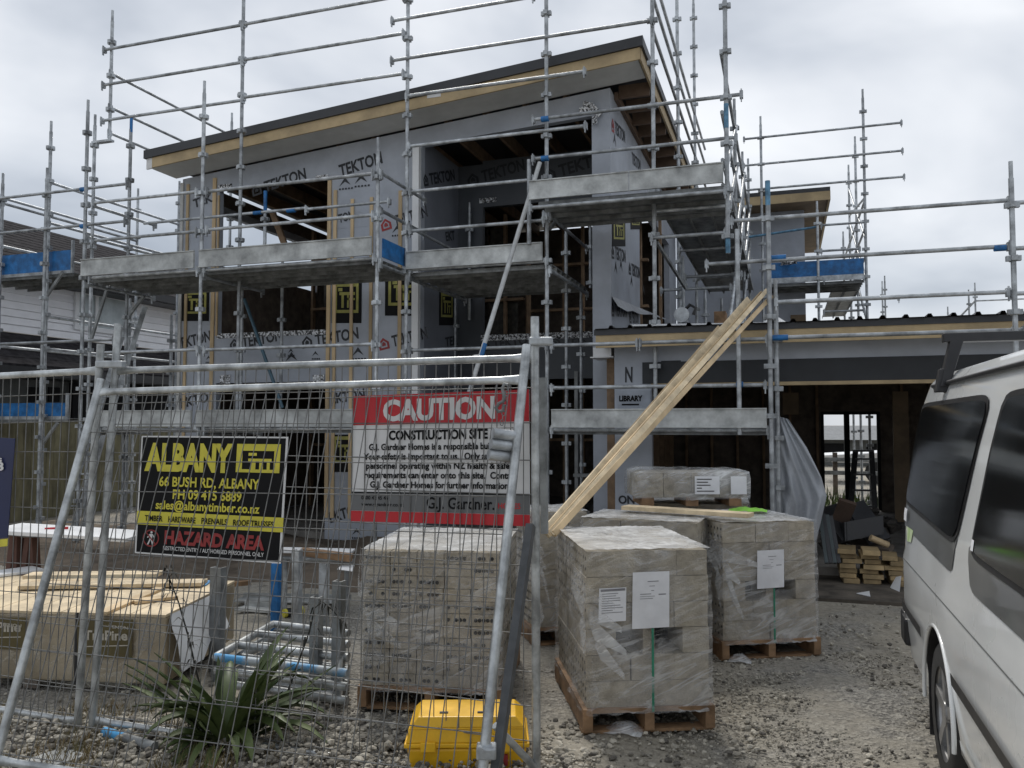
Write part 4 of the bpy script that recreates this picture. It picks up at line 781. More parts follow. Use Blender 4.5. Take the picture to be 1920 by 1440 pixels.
P_(*[(.05 + .14 * cos(t * .7), .68 + .14 * sin(t * .7)) for t in range(9)]); P_((-.2, .48), (.2, .5), (.16, -.1), (-.14, -.08)); P_((-.14, -.08), (.02, -.1), (-.25, -.75), (-.42, -.72)); P_((.0, -.1), (.16, -.1), (.36, -.75), (.2, -.78)); P_((-.2, .48), (-.12, .34), (-.36, .02), (-.46, .08)); P_((.12, .48), (.2, .5), (.46, .12), (.36, .06)); m_.build('walking_figure', SWHITE, al.root)
ca = Sign('caution_sign', 'red and white CAUTION construction site sign on the mesh fence', ((662, 743), (992, 730), (658, 977), (994, 987)), SWHITE)
m_ = MB(); ca.rect(m_, 0, .765, 1, 1); rb_ = m_.build('red_band', RED, ca.root); m_ = MB(); ca.write(m_, 'CAUTION', .18, .80, .815, .155, .045); m_.build('caution_lettering', SWHITE, rb_)
m_ = MB(); ca.rect(m_, 0, .225, 1, .235, 1); m_.build('black_rule', BLACK, ca.root)
m_ = MB(); ca.rect(m_, 0, .085, 1, .225); gb = m_.build('grey_band', SGREY, ca.root); m_ = MB(); ca.rect(m_, 0, 0, 1, .083); m_.build('red_band', RED, ca.root)
m_ = MB(); ca.write(m_, 'CONSTRUCTION SITE', .215, .645, .775, .07, .04); m_.build('heading_lettering', BLACK, ca.root)
for t, u0, v0, u1 in (('G.J. Gardner Homes is a responsible builder.', .10, .565, .86), ('Your safety is important to us.', .07, .49, .615), ('Only authorised', .645, .49, .925), ('personnel operating within NZ health & safety', .085, .418, .93), ('requirements can enter onto this site.  Contact', .075, .345, .935), ('G.J. Gardner Homes for further information.', .11, .27, .895)): m_ = MB(); ca.write(m_, t, u0, v0, u1, .048, .032); m_.build('notice_line', BLACK, ca.root)
for t, u0, v0, u1, h in (('0800 42 45 46', .06, .175, .215, .028), ('www.gjgardner.co.nz', .06, .125, .305, .026), ('G.J. Gardner.', .435, .115, .81, .085)): m_ = MB(); ca.write(m_, t, u0, v0, u1, h, .018); m_.build('band_lettering', BLACK, gb)
m_ = MB(); ca.write(m_, 'HOMES', .83, .125, .95, .04, .02); m_.build('red_lettering', RED, gb)
# blue sign on the left panel
PLn = ((P1b - Lb).cross(P1t - Lb)).normalized(); PLn = -PLn if PLn.y > 0 else PLn; SO2 = P1b + PLn * .03
bq = [aP(x, y, SO2, PLn) for x, y in ((-190, 1030), (14, 1008), (28, 822), (-190, 812))]; m_ = MB(); m_.slab(bq, PLn, .004); bs = m_.build('blue_sign', NAVY, None, loc=bq[0]); tag(bs, 'dark blue sign with white lettering cut by the left edge', 'sign')
m_ = MB(); a_, b_, c_, d_ = [aP(x, y, SO2 + PLn * .002, PLn) for x, y in ((-190, 1046), (13, 1024), (14, 1010), (-190, 1032))]; m_.slab([a_, b_, c_, d_], PLn, .003); m_.build('yellow_edge', YEL, bs)
for t, x0, x1, y, h in (('s', -7, 5, 866, .032), ('3', -6, 8, 882, .045)):
    m_ = MB(); p0, p1 = aP(x0, y, SO2 + PLn * .004, PLn), aP(x1, y, SO2 + PLn * .004, PLn); onpix(m_, t, p0, p1, h, PLn); m_.build('white_lettering', SWHITE, bs)

# ================================================================== BLOCK PALLETS
def frame(p0, p1):
    p0, p1 = Vector((p0[0], p0[1], 0)), Vector((p1[0], p1[1], 0)); u = (p1 - p0); W_ = u.length; u = u / W_; v = Vector((-u.y, u.x, 0))
    return (lambda a_, b_, z: p0 + u * a_ + v * b_ + Vector((0, 0, z))), u, v, W_
def pallet_stack(label, p0, p1, depth, ztop, courses, ncol=2, brick=False, pallet=True, papers=(), strap=True, zb=.13, seed=1, top_sheet=True, filmy=True, gaps=()):
    T, u, v, W_ = frame(p0, p1); Z = Vector((0, 0, 1)); rnd = random.Random(seed)
    root = thing('block_pallet', label, 'pallet', T(W_ / 2, depth / 2, 0), 'film-wrapped pallets of concrete blocks')
    def bx(mb, a0, a1, b0, b1, z0, z1, mi=0): mb.hexa([T(a0, b0, z0), T(a1, b0, z0), T(a1, b1, z0), T(a0, b1, z0), T(a0, b0, z1), T(a1, b0, z1), T(a1, b1, z1), T(a0, b1, z1)], mi)
    if pallet:
        o = .02; pm = MB(); bx(pm, -o, W_ + o, -o, depth + o, zb - .02, zb); pl = pm.build('pallet', PALT, root)
        for a_ in (-o, W_ / 2 - .025, W_ + o - .05): m = MB(); bx(m, a_, a_ + .05, -o - .001, depth + o + .001, .016, zb - .0205); m.build('bearer', PALT, pl)
        for b_ in (0, depth / 2, depth - .08): m = MB(); bx(m, -o - .002, W_ + o + .002, b_, b_ + .08, 0, .0155); m.build('bottom_board', PALT, pl)
    z = zb; hs = [(ztop - zb) / courses] * courses
    if brick:                                         # each course one row of cored bricks, cores to the front and side
        for r_ in range(courses):
            h = hs[r_]; n = 5; cw = W_ / n; m = MB(); off = rnd.uniform(-.006, .006)
            for i in range(n):
                for j in range(4): bx(m, i * cw + .003 + off, (i + 1) * cw - .003 + off, j * depth / 4 + .002 + rnd.uniform(0, .004), (j + 1) * depth / 4 - .002, z + .002, z + h - .002)
                if rnd.random() < .72:
                    for q in (-.34, -.2, -.05, .1, .25):
                        if rnd.random() < .75: m.disc(T((i + .5) * cw + q * cw, -.0005, z + h / 2), u, Z, .011, 8, 1)
            for j in range(4):
                for q in (-.3, -.1, .15, .32):
                    m.disc(T(W_ + off - .002, (j + .5 + q) * depth / 4, z + h / 2), v, Z, .011, 8, 1)
            m.build('brick_course', [CONC, HOLE], root); z += h
    else:
        for r_ in range(courses):
            h = hs[r_]; nc = ncol + (1 if r_ in (1, 3) and not gaps else 0)
            if r_ in gaps:
                spans = [(0, .12), (.12, .24), (.46, .56), (.78, 1)]
            else:
                cuts = [i / nc for i in range(nc + 1)]; spans = list(zip(cuts[:-1], cuts[1:]))
                if r_ % 2: k = rnd.uniform(.28, .45); spans = [(0, k), (k, k + .36), (k + .36, 1)]
            for s0, s1 in spans:
                for j in range(3):
                    m = MB(); jx = rnd.uniform(-.004, .004); bx(m, s0 * W_ + .002 + jx, s1 * W_ - .002 + jx, j * depth / 3 + .002 + rnd.uniform(0, .006), (j + 1) * depth / 3 - .002, z + .0015, z + h - .0015)
                    if s0 == 0 and r_ not in gaps:        # cores of the blocks show on the left side
                        for kz in (.3, .7):
                            for q in range(5): m.disc(T(s0 * W_ + jx + .0005, (j + .1 + q * .2) * depth / 3, z + h * kz), -v, Z, .010, 8, 1)
                    m.build('block', [CONC, HOLE], root)
            if r_ in gaps: m = MB(); bx(m, .13 * W_, .95 * W_, depth * .3, depth * .95, z + .01, z + h - .01); m.build('gap_shade_block', HOLE, root)  # added black block, stands in for the shade inside the gap
            z += h
    if filmy:                                          # wrinkled skin of stretch film
        m = MB(); nu, nv_, nz = 30, 26, 30; e_ = .010
        def wr(a_, b_, t): q_ = a_ - b_; return (abs(sin(q_ * 17 + t * 15 + seed + 1.5 * sin(t * 7 + q_ * 5))) ** 3 * .9 + abs(sin(q_ * 9 - t * 21 + seed * 2)) ** 4 * .7 + rnd.uniform(-.08, .08)) * .009
        per = [(W_ * i / nu, -e_, 0, -1) for i in range(nu)] + [(W_ + e_, depth * i / nv_, 1, 0) for i in range(nv_)] + [(W_ - W_ * i / nu, depth + e_, 0, 1) for i in range(nu)] + [(-e_, depth - depth * i / nv_, -1, 0) for i in range(nv_)]
        n = len(per); vv = []
        for k in range(nz + 1):
            zz = zb - .025 + (ztop + .006 - zb + .025) * k / nz
            for (a_, b_, na, nb_) in per:
                o = .003 + abs(wr(a_, b_, zz)) + (.008 if k == 0 else 0); vv.append(T(a_ + na * o, b_ + nb_ * o, zz + (rnd.uniform(-.006, .006) if k == 0 else 0)))
        ff_ = [(k * n + i, k * n + (i + 1) % n, (k + 1) * n + (i + 1) % n, (k + 1) * n + i) for k in range(nz) for i in range(n)]
        m.add(vv, ff_, 0, True); m.build('stretch_film', FILM, root)
        m = MB(); vv = []
        for j in range(nv_ + 1):
            for i in range(nu + 1): vv.append(T(W_ * i / nu + (-e_ if i == 0 else e_ if i == nu else 0), depth * j / nv_ + (-e_ if j == 0 else e_ if j == nv_ else 0), ztop + .009 + rnd.uniform(0, .006)))
        m.add(vv, [(j * (nu + 1) + i, j * (nu + 1) + i + 1, (j + 1) * (nu + 1) + i + 1, (j + 1) * (nu + 1) + i) for j in range(nv_) for i in range(nu)], 0, True); m.build('top_film', TOPF, root)
        # gathered folds hanging at the left front corner and a diagonal pull across the front
        m = MB()
        for k in range(4):
            t0 = rnd.uniform(.02, .1); a0 = T(-.02 - .01 * k, .02 + .05 * k, ztop - .02 - .05 * k); a1 = T(-.02 + .03 * k, -.03, ztop - .2 - .1 * k); a2 = T(W_ * rnd.uniform(.12, .35), -.03, ztop - .28 - .12 * k)
            wv = Vector((0, 0, .05)); m.add([a0 - wv, a0 + wv, a1 + wv, a1 - wv, a2 + wv * .3, a2 - wv * .3], [(0, 1, 2, 3), (3, 2, 4, 5)], 0, True)
        b0 = T(-.015, .1, ztop * .55); b1 = T(.02, -.03, zb - .02); m.add([b0, b0 + Vector((0, 0, .12)) - v * .05, b1 + u * .04 + Z * .1, b1], [(0, 1, 2, 3)], 0, True); m.build('loose_film_fold', FILM2, root)
    if strap: m = MB(); bx(m, W_ * .52, W_ * .52 + .012, -.022, -.020, zb - .02, ztop * .62); m.build('strap', GREENS, root)
    for (a0, a1, z0, z1, dark) in papers:
        m = MB(); P4 = [T(a0 * W_, -.030, z0 * ztop), T(a1 * W_, -.030, z0 * ztop + .006), T(a1 * W_ + .004, -.028, z1 * ztop + .004), T(a0 * W_ + .006, -.028, z1 * ztop)]; n_ = -v; m.slab(P4, n_, .0015); pp = m.build('paper_label', PAPER, root)
        m = MB(); L4 = P4[0]; ex = P4[1] - P4[0]; ez = P4[3] - P4[0]
        def rw(x0, z0_, x1, z1_): m.quad(*[L4 + ex * a_ + ez * b_ + n_ * .001 for a_, b_ in ((x0, z0_), (x1, z0_), (x1, z1_), (x0, z1_))])
        if dark:
            for k in range(9): rw(.1, .82 - k * .07, .5 + .4 * rnd.random(), .84 - k * .07)
            rw(.05, .9, .95, .97)
        else:
            for (x0, z0_, x1, z1_) in ((.4, .82, .7, .835), (.45, .74, .6, .75), (.5, .66, .58, .67), (.2, .6, .5, .612), (.2, .56, .6, .568), (.7, .58, .9, .60), (.2, .52, .55, .53)): rw(x0, z0_, x1, z1_)
        m.build('print', PRINT, pp)
    return T, u, v, W_
pallet_stack('film-wrapped pallet of cored bricks behind the CAUTION sign, beside the yellow case', (-2.29, 4.20), (-1.53, 4.365), .98, .88, 11, brick=True, strap=False, seed=3)
m_ = None
T2, u2, v2, W2 = pallet_stack('nearest pallet of concrete blocks in the open with two papers on its front', (-1.0, 4.22), (-.40, 4.49), .92, .935, 6, papers=((.09, .31, .615, .80, True), (.36, .66, .575, .885, False)), gaps=(2,), seed=5)
pallet_stack('pallet of concrete blocks with one paper nearest the white van', (-.42, 5.80), (.18, 6.13), .78, .92, 6, papers=((.34, .63, .52, .80, False),), gaps=(2,), seed=8)
a_, b_ = aZ(1092, 972, .93), aZ(1308, 982, .93); pallet_stack('low film-wrapped block pallet in the middle, under the short loose plank', (a_.x, a_.y), (b_.x, b_.y), .55, .93, 6, strap=False, seed=12)
a_, b_ = aZ(1196, 950, .92), aZ(1400, 955, .92); pallet_stack('block pallet at the back, under the wrapped parcel', (a_.x, a_.y + .35), (b_.x, b_.y + .35), .6, .92, 6, strap=False, seed=14)
T6, u6, v6, W6 = frame((a_.x, a_.y + .4), (b_.x, b_.y + .4))
a_, b_ = aZ(1022, 985, .9), aZ(1086, 980, .9); pallet_stack('narrow film-wrapped pallet behind the foot of the leaning boards', (a_.x - .15, a_.y + .25), (b_.x, b_.y + .25), .5, .95, 6, strap=False, seed=15)
# wrapped parcel on top of the back pallet
wp = thing('wrapped_parcel', 'pale film-wrapped parcel of pavers on top of the back pallet', 'parcel', T6(W6 / 2, .3, .96)); A0, A1 = aD(1192, 940, 6.7), aD(1402, 940, 6.7)
Tq, uq, vq, Wq = frame((A0.x, A0.y), (A1.x, A1.y))
def q8(mb, a0, a1, b0, b1, z0, z1): mb.hexa([Tq(a0, b0, z0), Tq(a1, b0, z0), Tq(a1, b1, z0), Tq(a0, b1, z0), Tq(a0, b0, z1), Tq(a1, b0, z1), Tq(a1, b1, z1), Tq(a0, b1, z1)])
for a_ in (.05, Wq * .45, Wq - .15): m_ = MB(); q8(m_, a_, a_ + .1, .0, .5, .93, 1.0); m_.build('bearer', PALT, wp)
for i in range(4): m_ = MB(); q8(m_, Wq * i / 4 + .002, Wq * (i + 1) / 4 - .002, .01, .5, 1.0, 1.2); m_.build('paver', CONC, wp)
m_ = MB(); rnd = random.Random(6); n = 12; per = [(Wq * i / 8, 0) for i in range(8)] + [(Wq, .5 * i / 4) for i in range(4)] + [(Wq - Wq * i / 8, .5) for i in range(8)] + [(0, .5 - .5 * i / 4) for i in range(4)]
vv = []
for k, (zz, ex) in enumerate(((.985, .015), (1.06, .02), (1.15, .02), (1.205, .012), (1.225, -.06))):
    for (x, y) in per: cx, cy = Wq / 2, .25; s_ = 1 + ex / .4; vv.append(Tq(cx + (x - cx) * s_, cy + (y - cy) * s_, zz + rnd.uniform(-.008, .012)))
n = len(per); m_.add(vv, [(k * n + i, k * n + (i + 1) % n, (k + 1) * n + (i + 1) % n, (k + 1) * n + i) for k in range(4) for i in range(n)] + [tuple(range(4 * n, 5 * n))], 0, True); m_.build('stretch_film', FILM2, wp)
for (a0, a1, s_) in ((.52, .74, 1), (.84, .98, 0)):
    m_ = MB(); P4 = [Tq(a0 * Wq, -.04, 1.03), Tq(a1 * Wq, -.04, 1.03), Tq(a1 * Wq, -.038, 1.175), Tq(a0 * Wq, -.038, 1.175)]; m_.slab(P4, -vq, .0015); pp = m_.build('paper_label', PAPER, wp)
    if s_:
        m_ = MB()
        for k, w_ in enumerate((.6, .45, .55, .2, .7)):       # lines of print too small to read
            o_ = P4[0] + (P4[1] - P4[0]) * .08 + Vector((0, 0, .118 - k * .024)) - vq * .002; ex_ = (P4[1] - P4[0]) * w_; m_.quad(o_, o_ + ex_, o_ + ex_ + Vector((0, 0, .007)), o_ + Vector((0, 0, .007)))
        m_.build('print', BLACK, pp)
# loose board and cloth on the stacks
def board(label, p, q, wd, th, m=PINEL, up=Vector((0, 0, 1)), cat='board', name='timber_board', group=None):
    mb = MB(); mb.bar(p, q, wd, th, up); o = mb.build(name, m, None, loc=(Vector(p) + Vector(q)) / 2 - Vector((0, 0, th / 2)), bevel=.002, seg=1); return tag(o, label, cat, group)
board('short fresh pine board lying flat across the tops of the block pallets', aZ(1172, 951, .975), aZ(1408, 966, .975), .13, .03)
m_ = MB(); rnd = random.Random(9); c = aZ(1402, 958, .945); vv = []
for j in range(5):
    for i in range(8): vv.append((c.x - .14 + i * .04, c.y - .06 + j * .04, .945 + rnd.uniform(0, .035) * (1 if 0 < i < 7 and 0 < j < 4 else .2)))
m_.add(vv, [(j * 8 + i, j * 8 + i + 1, (j + 1) * 8 + i + 1, (j + 1) * 8 + i) for j in range(4) for i in range(7)], 0, True); o = m_.build('hi_vis_vest', HIVIS); tag(o, 'crumpled lime green vest left on top of a block pallet', 'vest')
# scraps of film by the pallets
for (px, py, s_, lab) in ((1168, 1372, .10, 'scrap of clear film on the ground before the nearest pallet'), (1385, 1240, .08, 'scrap of clear film on the ground beside the pallet near the van')):
    m_ = MB(); c = aZ(px, py, 0); rnd = random.Random(px); vv = []
    for j in range(6):
        for i in range(7): vv.append((c.x + (i - 3) * s_ * .35, c.y + (j - 2.5) * s_ * .25, .005 + s_ * .55 * max(0, 1 - ((i - 3.4) / 3.2) ** 2 - ((j - 2.5) / 2.8) ** 2) * rnd.uniform(.5, 1.2)))
    m_.add(vv, [(j * 7 + i, j * 7 + i + 1, (j + 1) * 7 + i + 1, (j + 1) * 7 + i) for j in range(5) for i in range(6)], 0, True); o = m_.build('film_scrap', FILM2); tag(o, lab, 'plastic scrap')
# leaning boards
lean0 = T2(-.02, W2 + .02, .96) ; base = aD(1019, 998, 5.0); rnd = random.Random(4)
LB = [((1019, 998), (1348, 613), 8.50, .036, 'shortest leaning pine board, leftmost of the bundle'),
      ((1023, 1000), (1404, 562), 8.62, .072, 'wide leaning pine board with a square top end, second from the left'),
      ((1028, 1001), (1428, 549), 8.66, .04, 'thin leaning pine board in the middle of the bundle'),
      ((1033, 1001), (1438, 544), 8.69, .042, 'leaning pine board reaching highest, its tip by the blue-topped post'),
      ((1038, 1001), (1447, 555), 8.72, .042, 'leaning pine board on the right edge of the bundle')]
for i, (b_, t_, Y, wd, lab) in enumerate(LB):
    p = aD(*b_, 5.02 + i * .006); q = aY(*t_, Y + .10)
    board(lab, p, q, wd, .02, [PINE, PINEL][i % 2], -_f + Vector((.15, 0, .1)) + _r * (.25 * (i % 3 - 1)), 'board', 'leaning_board', 'pine boards leaning on the scaffold')

# ================================================================== LEFT YARD
pk = thing('timber_pack', 'big wrapped pack of pine timber on the ground behind the left fence', 'timber pack', (-4.2, 4.7, 0))
A = aZ(311, 1157, .45); B = aZ(-260, 1140, .45); C = aZ(441, 1092, .45); dpt = Vector((C.x - A.x, C.y - A.y, 0)); Af, Bf = Vector((A.x, A.y, 0)), Vector((B.x, B.y, 0)); U_ = (Af - Bf); 
zb_ = .05
m_ = MB(); h_ = Vector((0, 0, 1)); m_.hexa([Bf + h_ * zb_, Af + h_ * zb_, Af + dpt + h_ * zb_, Bf + dpt + h_ * zb_, Bf + h_ * .445, Af + h_ * .445, Af + dpt + h_ * .445, Bf + dpt + h_ * .445]); m_.build('wrapped_bundle', PACKW, pk, bevel=.012)
m_ = MB(); e_ = U_.normalized()
for i in range(9): a_ = Bf + U_ * (i / 9) + e_ * .003; b_ = Bf + U_ * ((i + 1) / 9) - e_ * .003; m_.hexa([a_ + h_ * .446, b_ + h_ * .446, b_ + dpt + h_ * .446, a_ + dpt + h_ * .446, a_ + h_ * .462, b_ + h_ * .462, b_ + dpt + h_ * .462, a_ + dpt + h_ * .462])
m_.build('top_boards', PINEL, pk)
for t in (.2, .55, .92): m_ = MB(); a_ = Bf + U_ * t; m_.hexa([a_, a_ + e_ * .09, a_ + e_ * .09 + dpt, a_ + dpt, a_ + h_ * .049, a_ + e_ * .09 + h_ * .049, a_ + e_ * .09 + dpt + h_ * .049, a_ + dpt + h_ * .049]); m_.build('bearer', DARKT, pk)
m_ = MB(); rnd = random.Random(14); nu_, nv2 = 60, 14; vv = []; fn = Vector((e_.y, -e_.x, 0))
for j in range(nv2 + 1):
    for i in range(nu_ + 1): vv.append(Bf + U_ * (i / nu_) + h_ * (.03 + .425 * j / nv2 + (rnd.uniform(-.02, .01) if j == 0 else 0)) + fn * (.001 + .018 * abs(sin(i * .9 + j * .5 + 2 * sin(j * .6))) ** 3 * (1 - j / nv2) + rnd.uniform(0, .002)))
m_.add(vv, [(j * (nu_ + 1) + i, j * (nu_ + 1) + i + 1, (j + 1) * (nu_ + 1) + i + 1, (j + 1) * (nu_ + 1) + i) for j in range(nv2) for i in range(nu_)], 0, True); m_.build('plastic_cover', film('pack plastic', .02, .22, col=(.7, .66, .56), scale=3, stretch=(1, 1, 2)), pk)
for t in (.42, .72): m_ = MB(); a_ = Bf + U_ * t + fn * .022; m_.hexa([a_ + h_ * .04, a_ + e_ * .02 + h_ * .04, a_ + e_ * .02 + h_ * .04 - fn * .003, a_ + h_ * .04 - fn * .003, a_ + h_ * .466, a_ + e_ * .02 + h_ * .466, a_ + e_ * .02 + h_ * .466 - fn * .003, a_ + h_ * .466 - fn * .003]); m_.build('strap', BLKP, pk)
nfr = Vector((e_.y, -e_.x, 0)); PKn = nfr; ko = Af + nfr * .020
def pkp(x, y): return aP(x, y, ko, PKn)
for (x0, x1, yt, yb, wx0, wx1) in ((145, 247, 1162, 1232, 158, 240), (-60, 46, 1158, 1216, -48, 40)):
    m_ = MB(); q = [pkp(x0, yb), pkp(x1, yb + 2), pkp(x1 + 2, yt), pkp(x0, yt)]; m_.slab([z_ + PKn * .002 for z_ in q], PKn, .003); pb = m_.build('printed_label', BROWN, pk)
    m_ = MB(); onpix(m_, 'TruPine', pkp(wx0, yb - 33), pkp(wx1, yb - 32), .055, PKn, .005, bold=.03); onpix(m_, 'TENON', pkp(wx1 - 36, yt + 15), pkp(wx1 + 1, yt + 18), .018, PKn, .005); a_, b_ = pkp(wx0, yb - 20), pkp(wx1, yb - 22); m_.bar(a_ + PKn * .004, b_ + PKn * .004, .002, .006, Vector((0, 0, 1))); m_.build('label_lettering', CREAM, pb)
m_ = MB(); q = [pkp(250, 1215), pkp(296, 1218), pkp(297, 1165), pkp(251, 1163)]; rnd = random.Random(8)
for k in range(10): y = 1170 + k * 5; onpix(m_, 'lllllllll', pkp(262, y + 4), pkp(290 - rnd.uniform(0, 12), y + 4), .008, PKn, .004, bold=0)
m_.build('stencil_print', PRINT, pk)
m_ = MB(); vv = []; rnd = random.Random(3)                        # torn white wrap at the open end
for j in range(5):
    for i in range(6): p = Af + dpt * (.02 + i * .13) + h_ * (.46 - j * .085 * (1 if i < 3 else .7)) + e_ * (.012 + rnd.uniform(0, .02) + (.02 * j)); vv.append(p)
m_.add(vv, [(j * 6 + i, j * 6 + i + 1, (j + 1) * 6 + i + 1, (j + 1) * 6 + i) for j in range(4) for i in range(5)], 0, True); m_.build('torn_wrap', WHITE, pk)
board('white board lying on the timber pack at the left edge', aZ(-60, 1083, .475), aZ(72, 1066, .475), .22, .02, WHITE)
board('lower yellow board with a blue underside on the timber pack', aZ(44, 1098, .485), aZ(384, 1092, .485), .16, .026)
m_ = MB(); m_.bar(aZ(44, 1100, .468), aZ(392, 1093, .468), .17, .008); o = m_.build('blue_strip_board', mat('blue sheet', (.05, .26, .55), .5)); tag(o, 'thin blue sheet under the yellow boards on the timber pack', 'sheet')
board('upper yellow board with pale sawn end on the timber pack', aZ(52, 1079, .513), aZ(300, 1076, .513), .15, .026)
board('thin board with green edge lying lengthwise on the timber pack', aZ(190, 1150, .472), aZ(300, 1103, .472), .07, .018, PINE)
board('short pale offcut lying across the corner of the timber pack', aZ(250, 1128, .475), aZ(330, 1118, .475), .1, .02, PINE)
board('narrow dark batten lying on the bare ground behind the timber pack', aZ(330, 1105, .16), aZ(470, 1092, .16), .06, .04, PALT)
m_ = MB(); m_.bar(aZ(84, 992, .76), aZ(128, 990, .76), .03, .02); o = m_.build('red_level', RED); tag(o, 'red spirit level lying on the long white board', 'level')
# trestle with white board
tt = thing('trestle', 'brown timber sawhorse carrying a long white board', 'sawhorse', aZ(60, 1052, 0)); c = aD(72, 1000, 6.6)
m_ = MB(); m_.bar(aD(20, 1001, 6.7), aD(72, 1001, 6.5), .08, .05); m_.build('beam', DARKT, tt)
for (x0, y0, x1, y1) in ((30, 1002, 12, 1060), (34, 1002, 36, 1052), (58, 1002, 40, 1058), (62, 1002, 74, 1058)): m_ = MB(); p, q = aD(x0, y0, 6.58), aD(x1, y1, 6.5); q.z = 0; m_.bar(p, q, .05, .07, Vector((0, 1, 0))); m_.build('leg', mat('dark red timber', (.12, .06, .045), .8), tt)
board('long white board laid over the sawhorse behind the left fence', aD(8, 990, 6.6), aD(262, 1006, 6.55), .45, .03, WHITE)
tt2 = thing('trestle', 'galvanised trestle with a brown plank behind the stacked scaffold frames', 'trestle', aZ(590, 1160, 0))
m_ = MB(); m_.tube(aD(520, 1046, 7.0), aD(662, 1052, 7.0), .02, 9); m_.build('rail', GALV, tt2)
for px in (535, 650): m_ = MB(); p = aD(px, 1048, 7.0); m_.tube(p, (p.x, p.y, 0), .02, 9); m_.build('leg', GALV, tt2)
board('white plank lying on the galvanised trestle', aD(470, 1030, 7.05), aD(662, 1034, 7.05), .2, .02, WHITE); board('short reddish timber offcut on the galvanised trestle', aD(565, 1034, 6.85), aD(660, 1046, 6.85), .09, .06, PALT)
m_ = MB(); m_.hexa([aD(632, 1068, 6.6), aD(662, 1072, 6.6), aD(665, 1060, 6.9), aD(640, 1060, 6.9), aD(632, 1067, 6.6), aD(662, 1071, 6.6), aD(665, 1059, 6.9), aD(640, 1059, 6.9)]); o = m_.build('white_offcut', WHITE); tag(o, 'white sheet offcut poking out behind the brick pallet', 'offcut')
for k, (px0, py0, px1, py1, lab) in enumerate(((446, 1124, 650, 1128, 'rear galvanised channel lying on the bare ground'), (448, 1140, 520, 1145, 'short galvanised channel lying nearest on the bare ground'))):
    m_ = MB(); p, q = aZ(px0, py0, .03), aZ(px1, py1, .03); m_.bar(p, q, .16, .012); m_.bar(p + Vector((0, .08, .02)), q + Vector((0, .08, .02)), .012, .05); o = m_.build('steel_channel', PLATE); tag(o, lab, 'channel')
m_ = MB(); m_.tube(aZ(532, 1150, .05), aZ(568, 1144, .05), .035, 10); o = m_.build('yellow_black_cable_drum', YEL); tag(o, 'yellow and black striped tube on the ground behind the rack', 'tube'); m_ = MB()
for t in (.25, .75): p = aZ(532, 1150, .05).lerp(aZ(568, 1144, .05), t); d = (aZ(568, 1144, .05) - aZ(532, 1150, .05)).normalized(); m_.tube(p - d * .02, p + d * .02, .0365, 10)
pieces(m_, 'black_stripe', BLKP, o); o.name = 'striped_tube'
# rack posts and stacked scaffold frames
rk = thing('post_rack', 'low steel rack with upright posts holding the stacked scaffold frames', 'rack', aZ(520, 1240, 0))
for px, pyt, pyb, mt in ((402, 1066, 1262, GALVD), (514, 1058, 1188, BLUE), (553, 1032, 1190, GALV), (604, 1058, 1186, GALV), (588, 1122, 1300, GALVD), (630, 1092, 1306, GALVD)):
    b_ = aZ(px, pyb, 0); dd = (b_ - CAM).dot(_f); t_ = aD(px + (2 if px < 560 else 0), pyt, dd); m_ = MB(); h = t_.z; wv = .03 if px != 402 else .042
    m_.box((b_.x - wv, b_.y - .008, 0), (b_.x + wv, b_.y, h)); m_.box((b_.x - wv, b_.y + .001, 0), (b_.x - wv + .008, b_.y + .05, h)); m_.box((b_.x + wv - .008, b_.y + .001, 0), (b_.x + wv, b_.y + .05, h)); m_.build('post', mt, rk)
m_ = MB(); m_.bar(aZ(402, 1268, .03), aZ(632, 1308, .03), .05, .05); m_.bar(aZ(402, 1262, .03), aZ(514, 1190, .03), .05, .05); m_.bar(aZ(514, 1186, .03), aZ(606, 1188, .03), .05, .05); pieces(m_, 'base_rail', GALVD, rk)
for k, (zz, lab, mt) in enumerate(((.07, 'bottom scaffold frame of the stack beside the flax', GALV), (.145, 'middle scaffold frame of the stack beside the flax', GALV), (.22, 'top scaffold frame with a blue painted tube, beside the flax', BLUE))):
    s_ = k * 3 - 6; fl_, fr_, bl_, br_ = aZ(404 - s_, 1232, .22), aZ(652, 1262, .22), aZ(512 - s_, 1170, .22), aZ(654, 1187, .22)
    for p in (fl_, fr_, bl_, br_): p.z = zz
    root = thing('scaffold_frame', lab, 'scaffold frame', (fl_ + br_) / 2, 'scaffold frames stacked on the rack')
    for t in (0, .34, .68, 1):
        m_ = MB(); m_.tube(fl_.lerp(bl_, t), fr_.lerp(br_, t), .024, 10); m_.build('long_tube', mat('blue worn tube', (.08, .30, .55), .45, .2, .5, 5, col2=(.4, .44, .46), contrast=(.45, .55)) if (k == 2 and t == 0) else ALU, root)
    m_ = MB(); m_.tube(fl_, bl_, .024, 10); m_.build('end_tube', ALU, root); m_ = MB(); m_.tube(fl_.lerp(fr_, .93), bl_.lerp(br_, .93), .022, 10); m_.build('end_tube', ALU, root)
m_ = MB(); p, q, r_ = aZ(196, 1372, .035), aZ(232, 1383, .035), aZ(290, 1400, .035); m_.tube(q, r_, .024, 10); o = m_.build('loose_tube', GALVD); tag(o, 'loose scaffold tube with a blue end on the ground under the fence', 'tube'); m_ = MB(); m_.tube(p, q, .0245, 10); m_.build('blue_end', mat('bright blue paint', (.06, .32, .62), .45), o)
m_ = MB(); p = [aZ(45, 1452, .02), aZ(165, 1415, .02), aZ(120, 1400, .02), aZ(30, 1430, .02)]; m_.slab(p, Vector((0, 0, 1)), .012); o = m_.build('white_sheet_scrap', mat('pale scrap', (.42, .43, .42), .6)); tag(o, 'pale sheet scrap on the ground at the lower left corner', 'scrap')
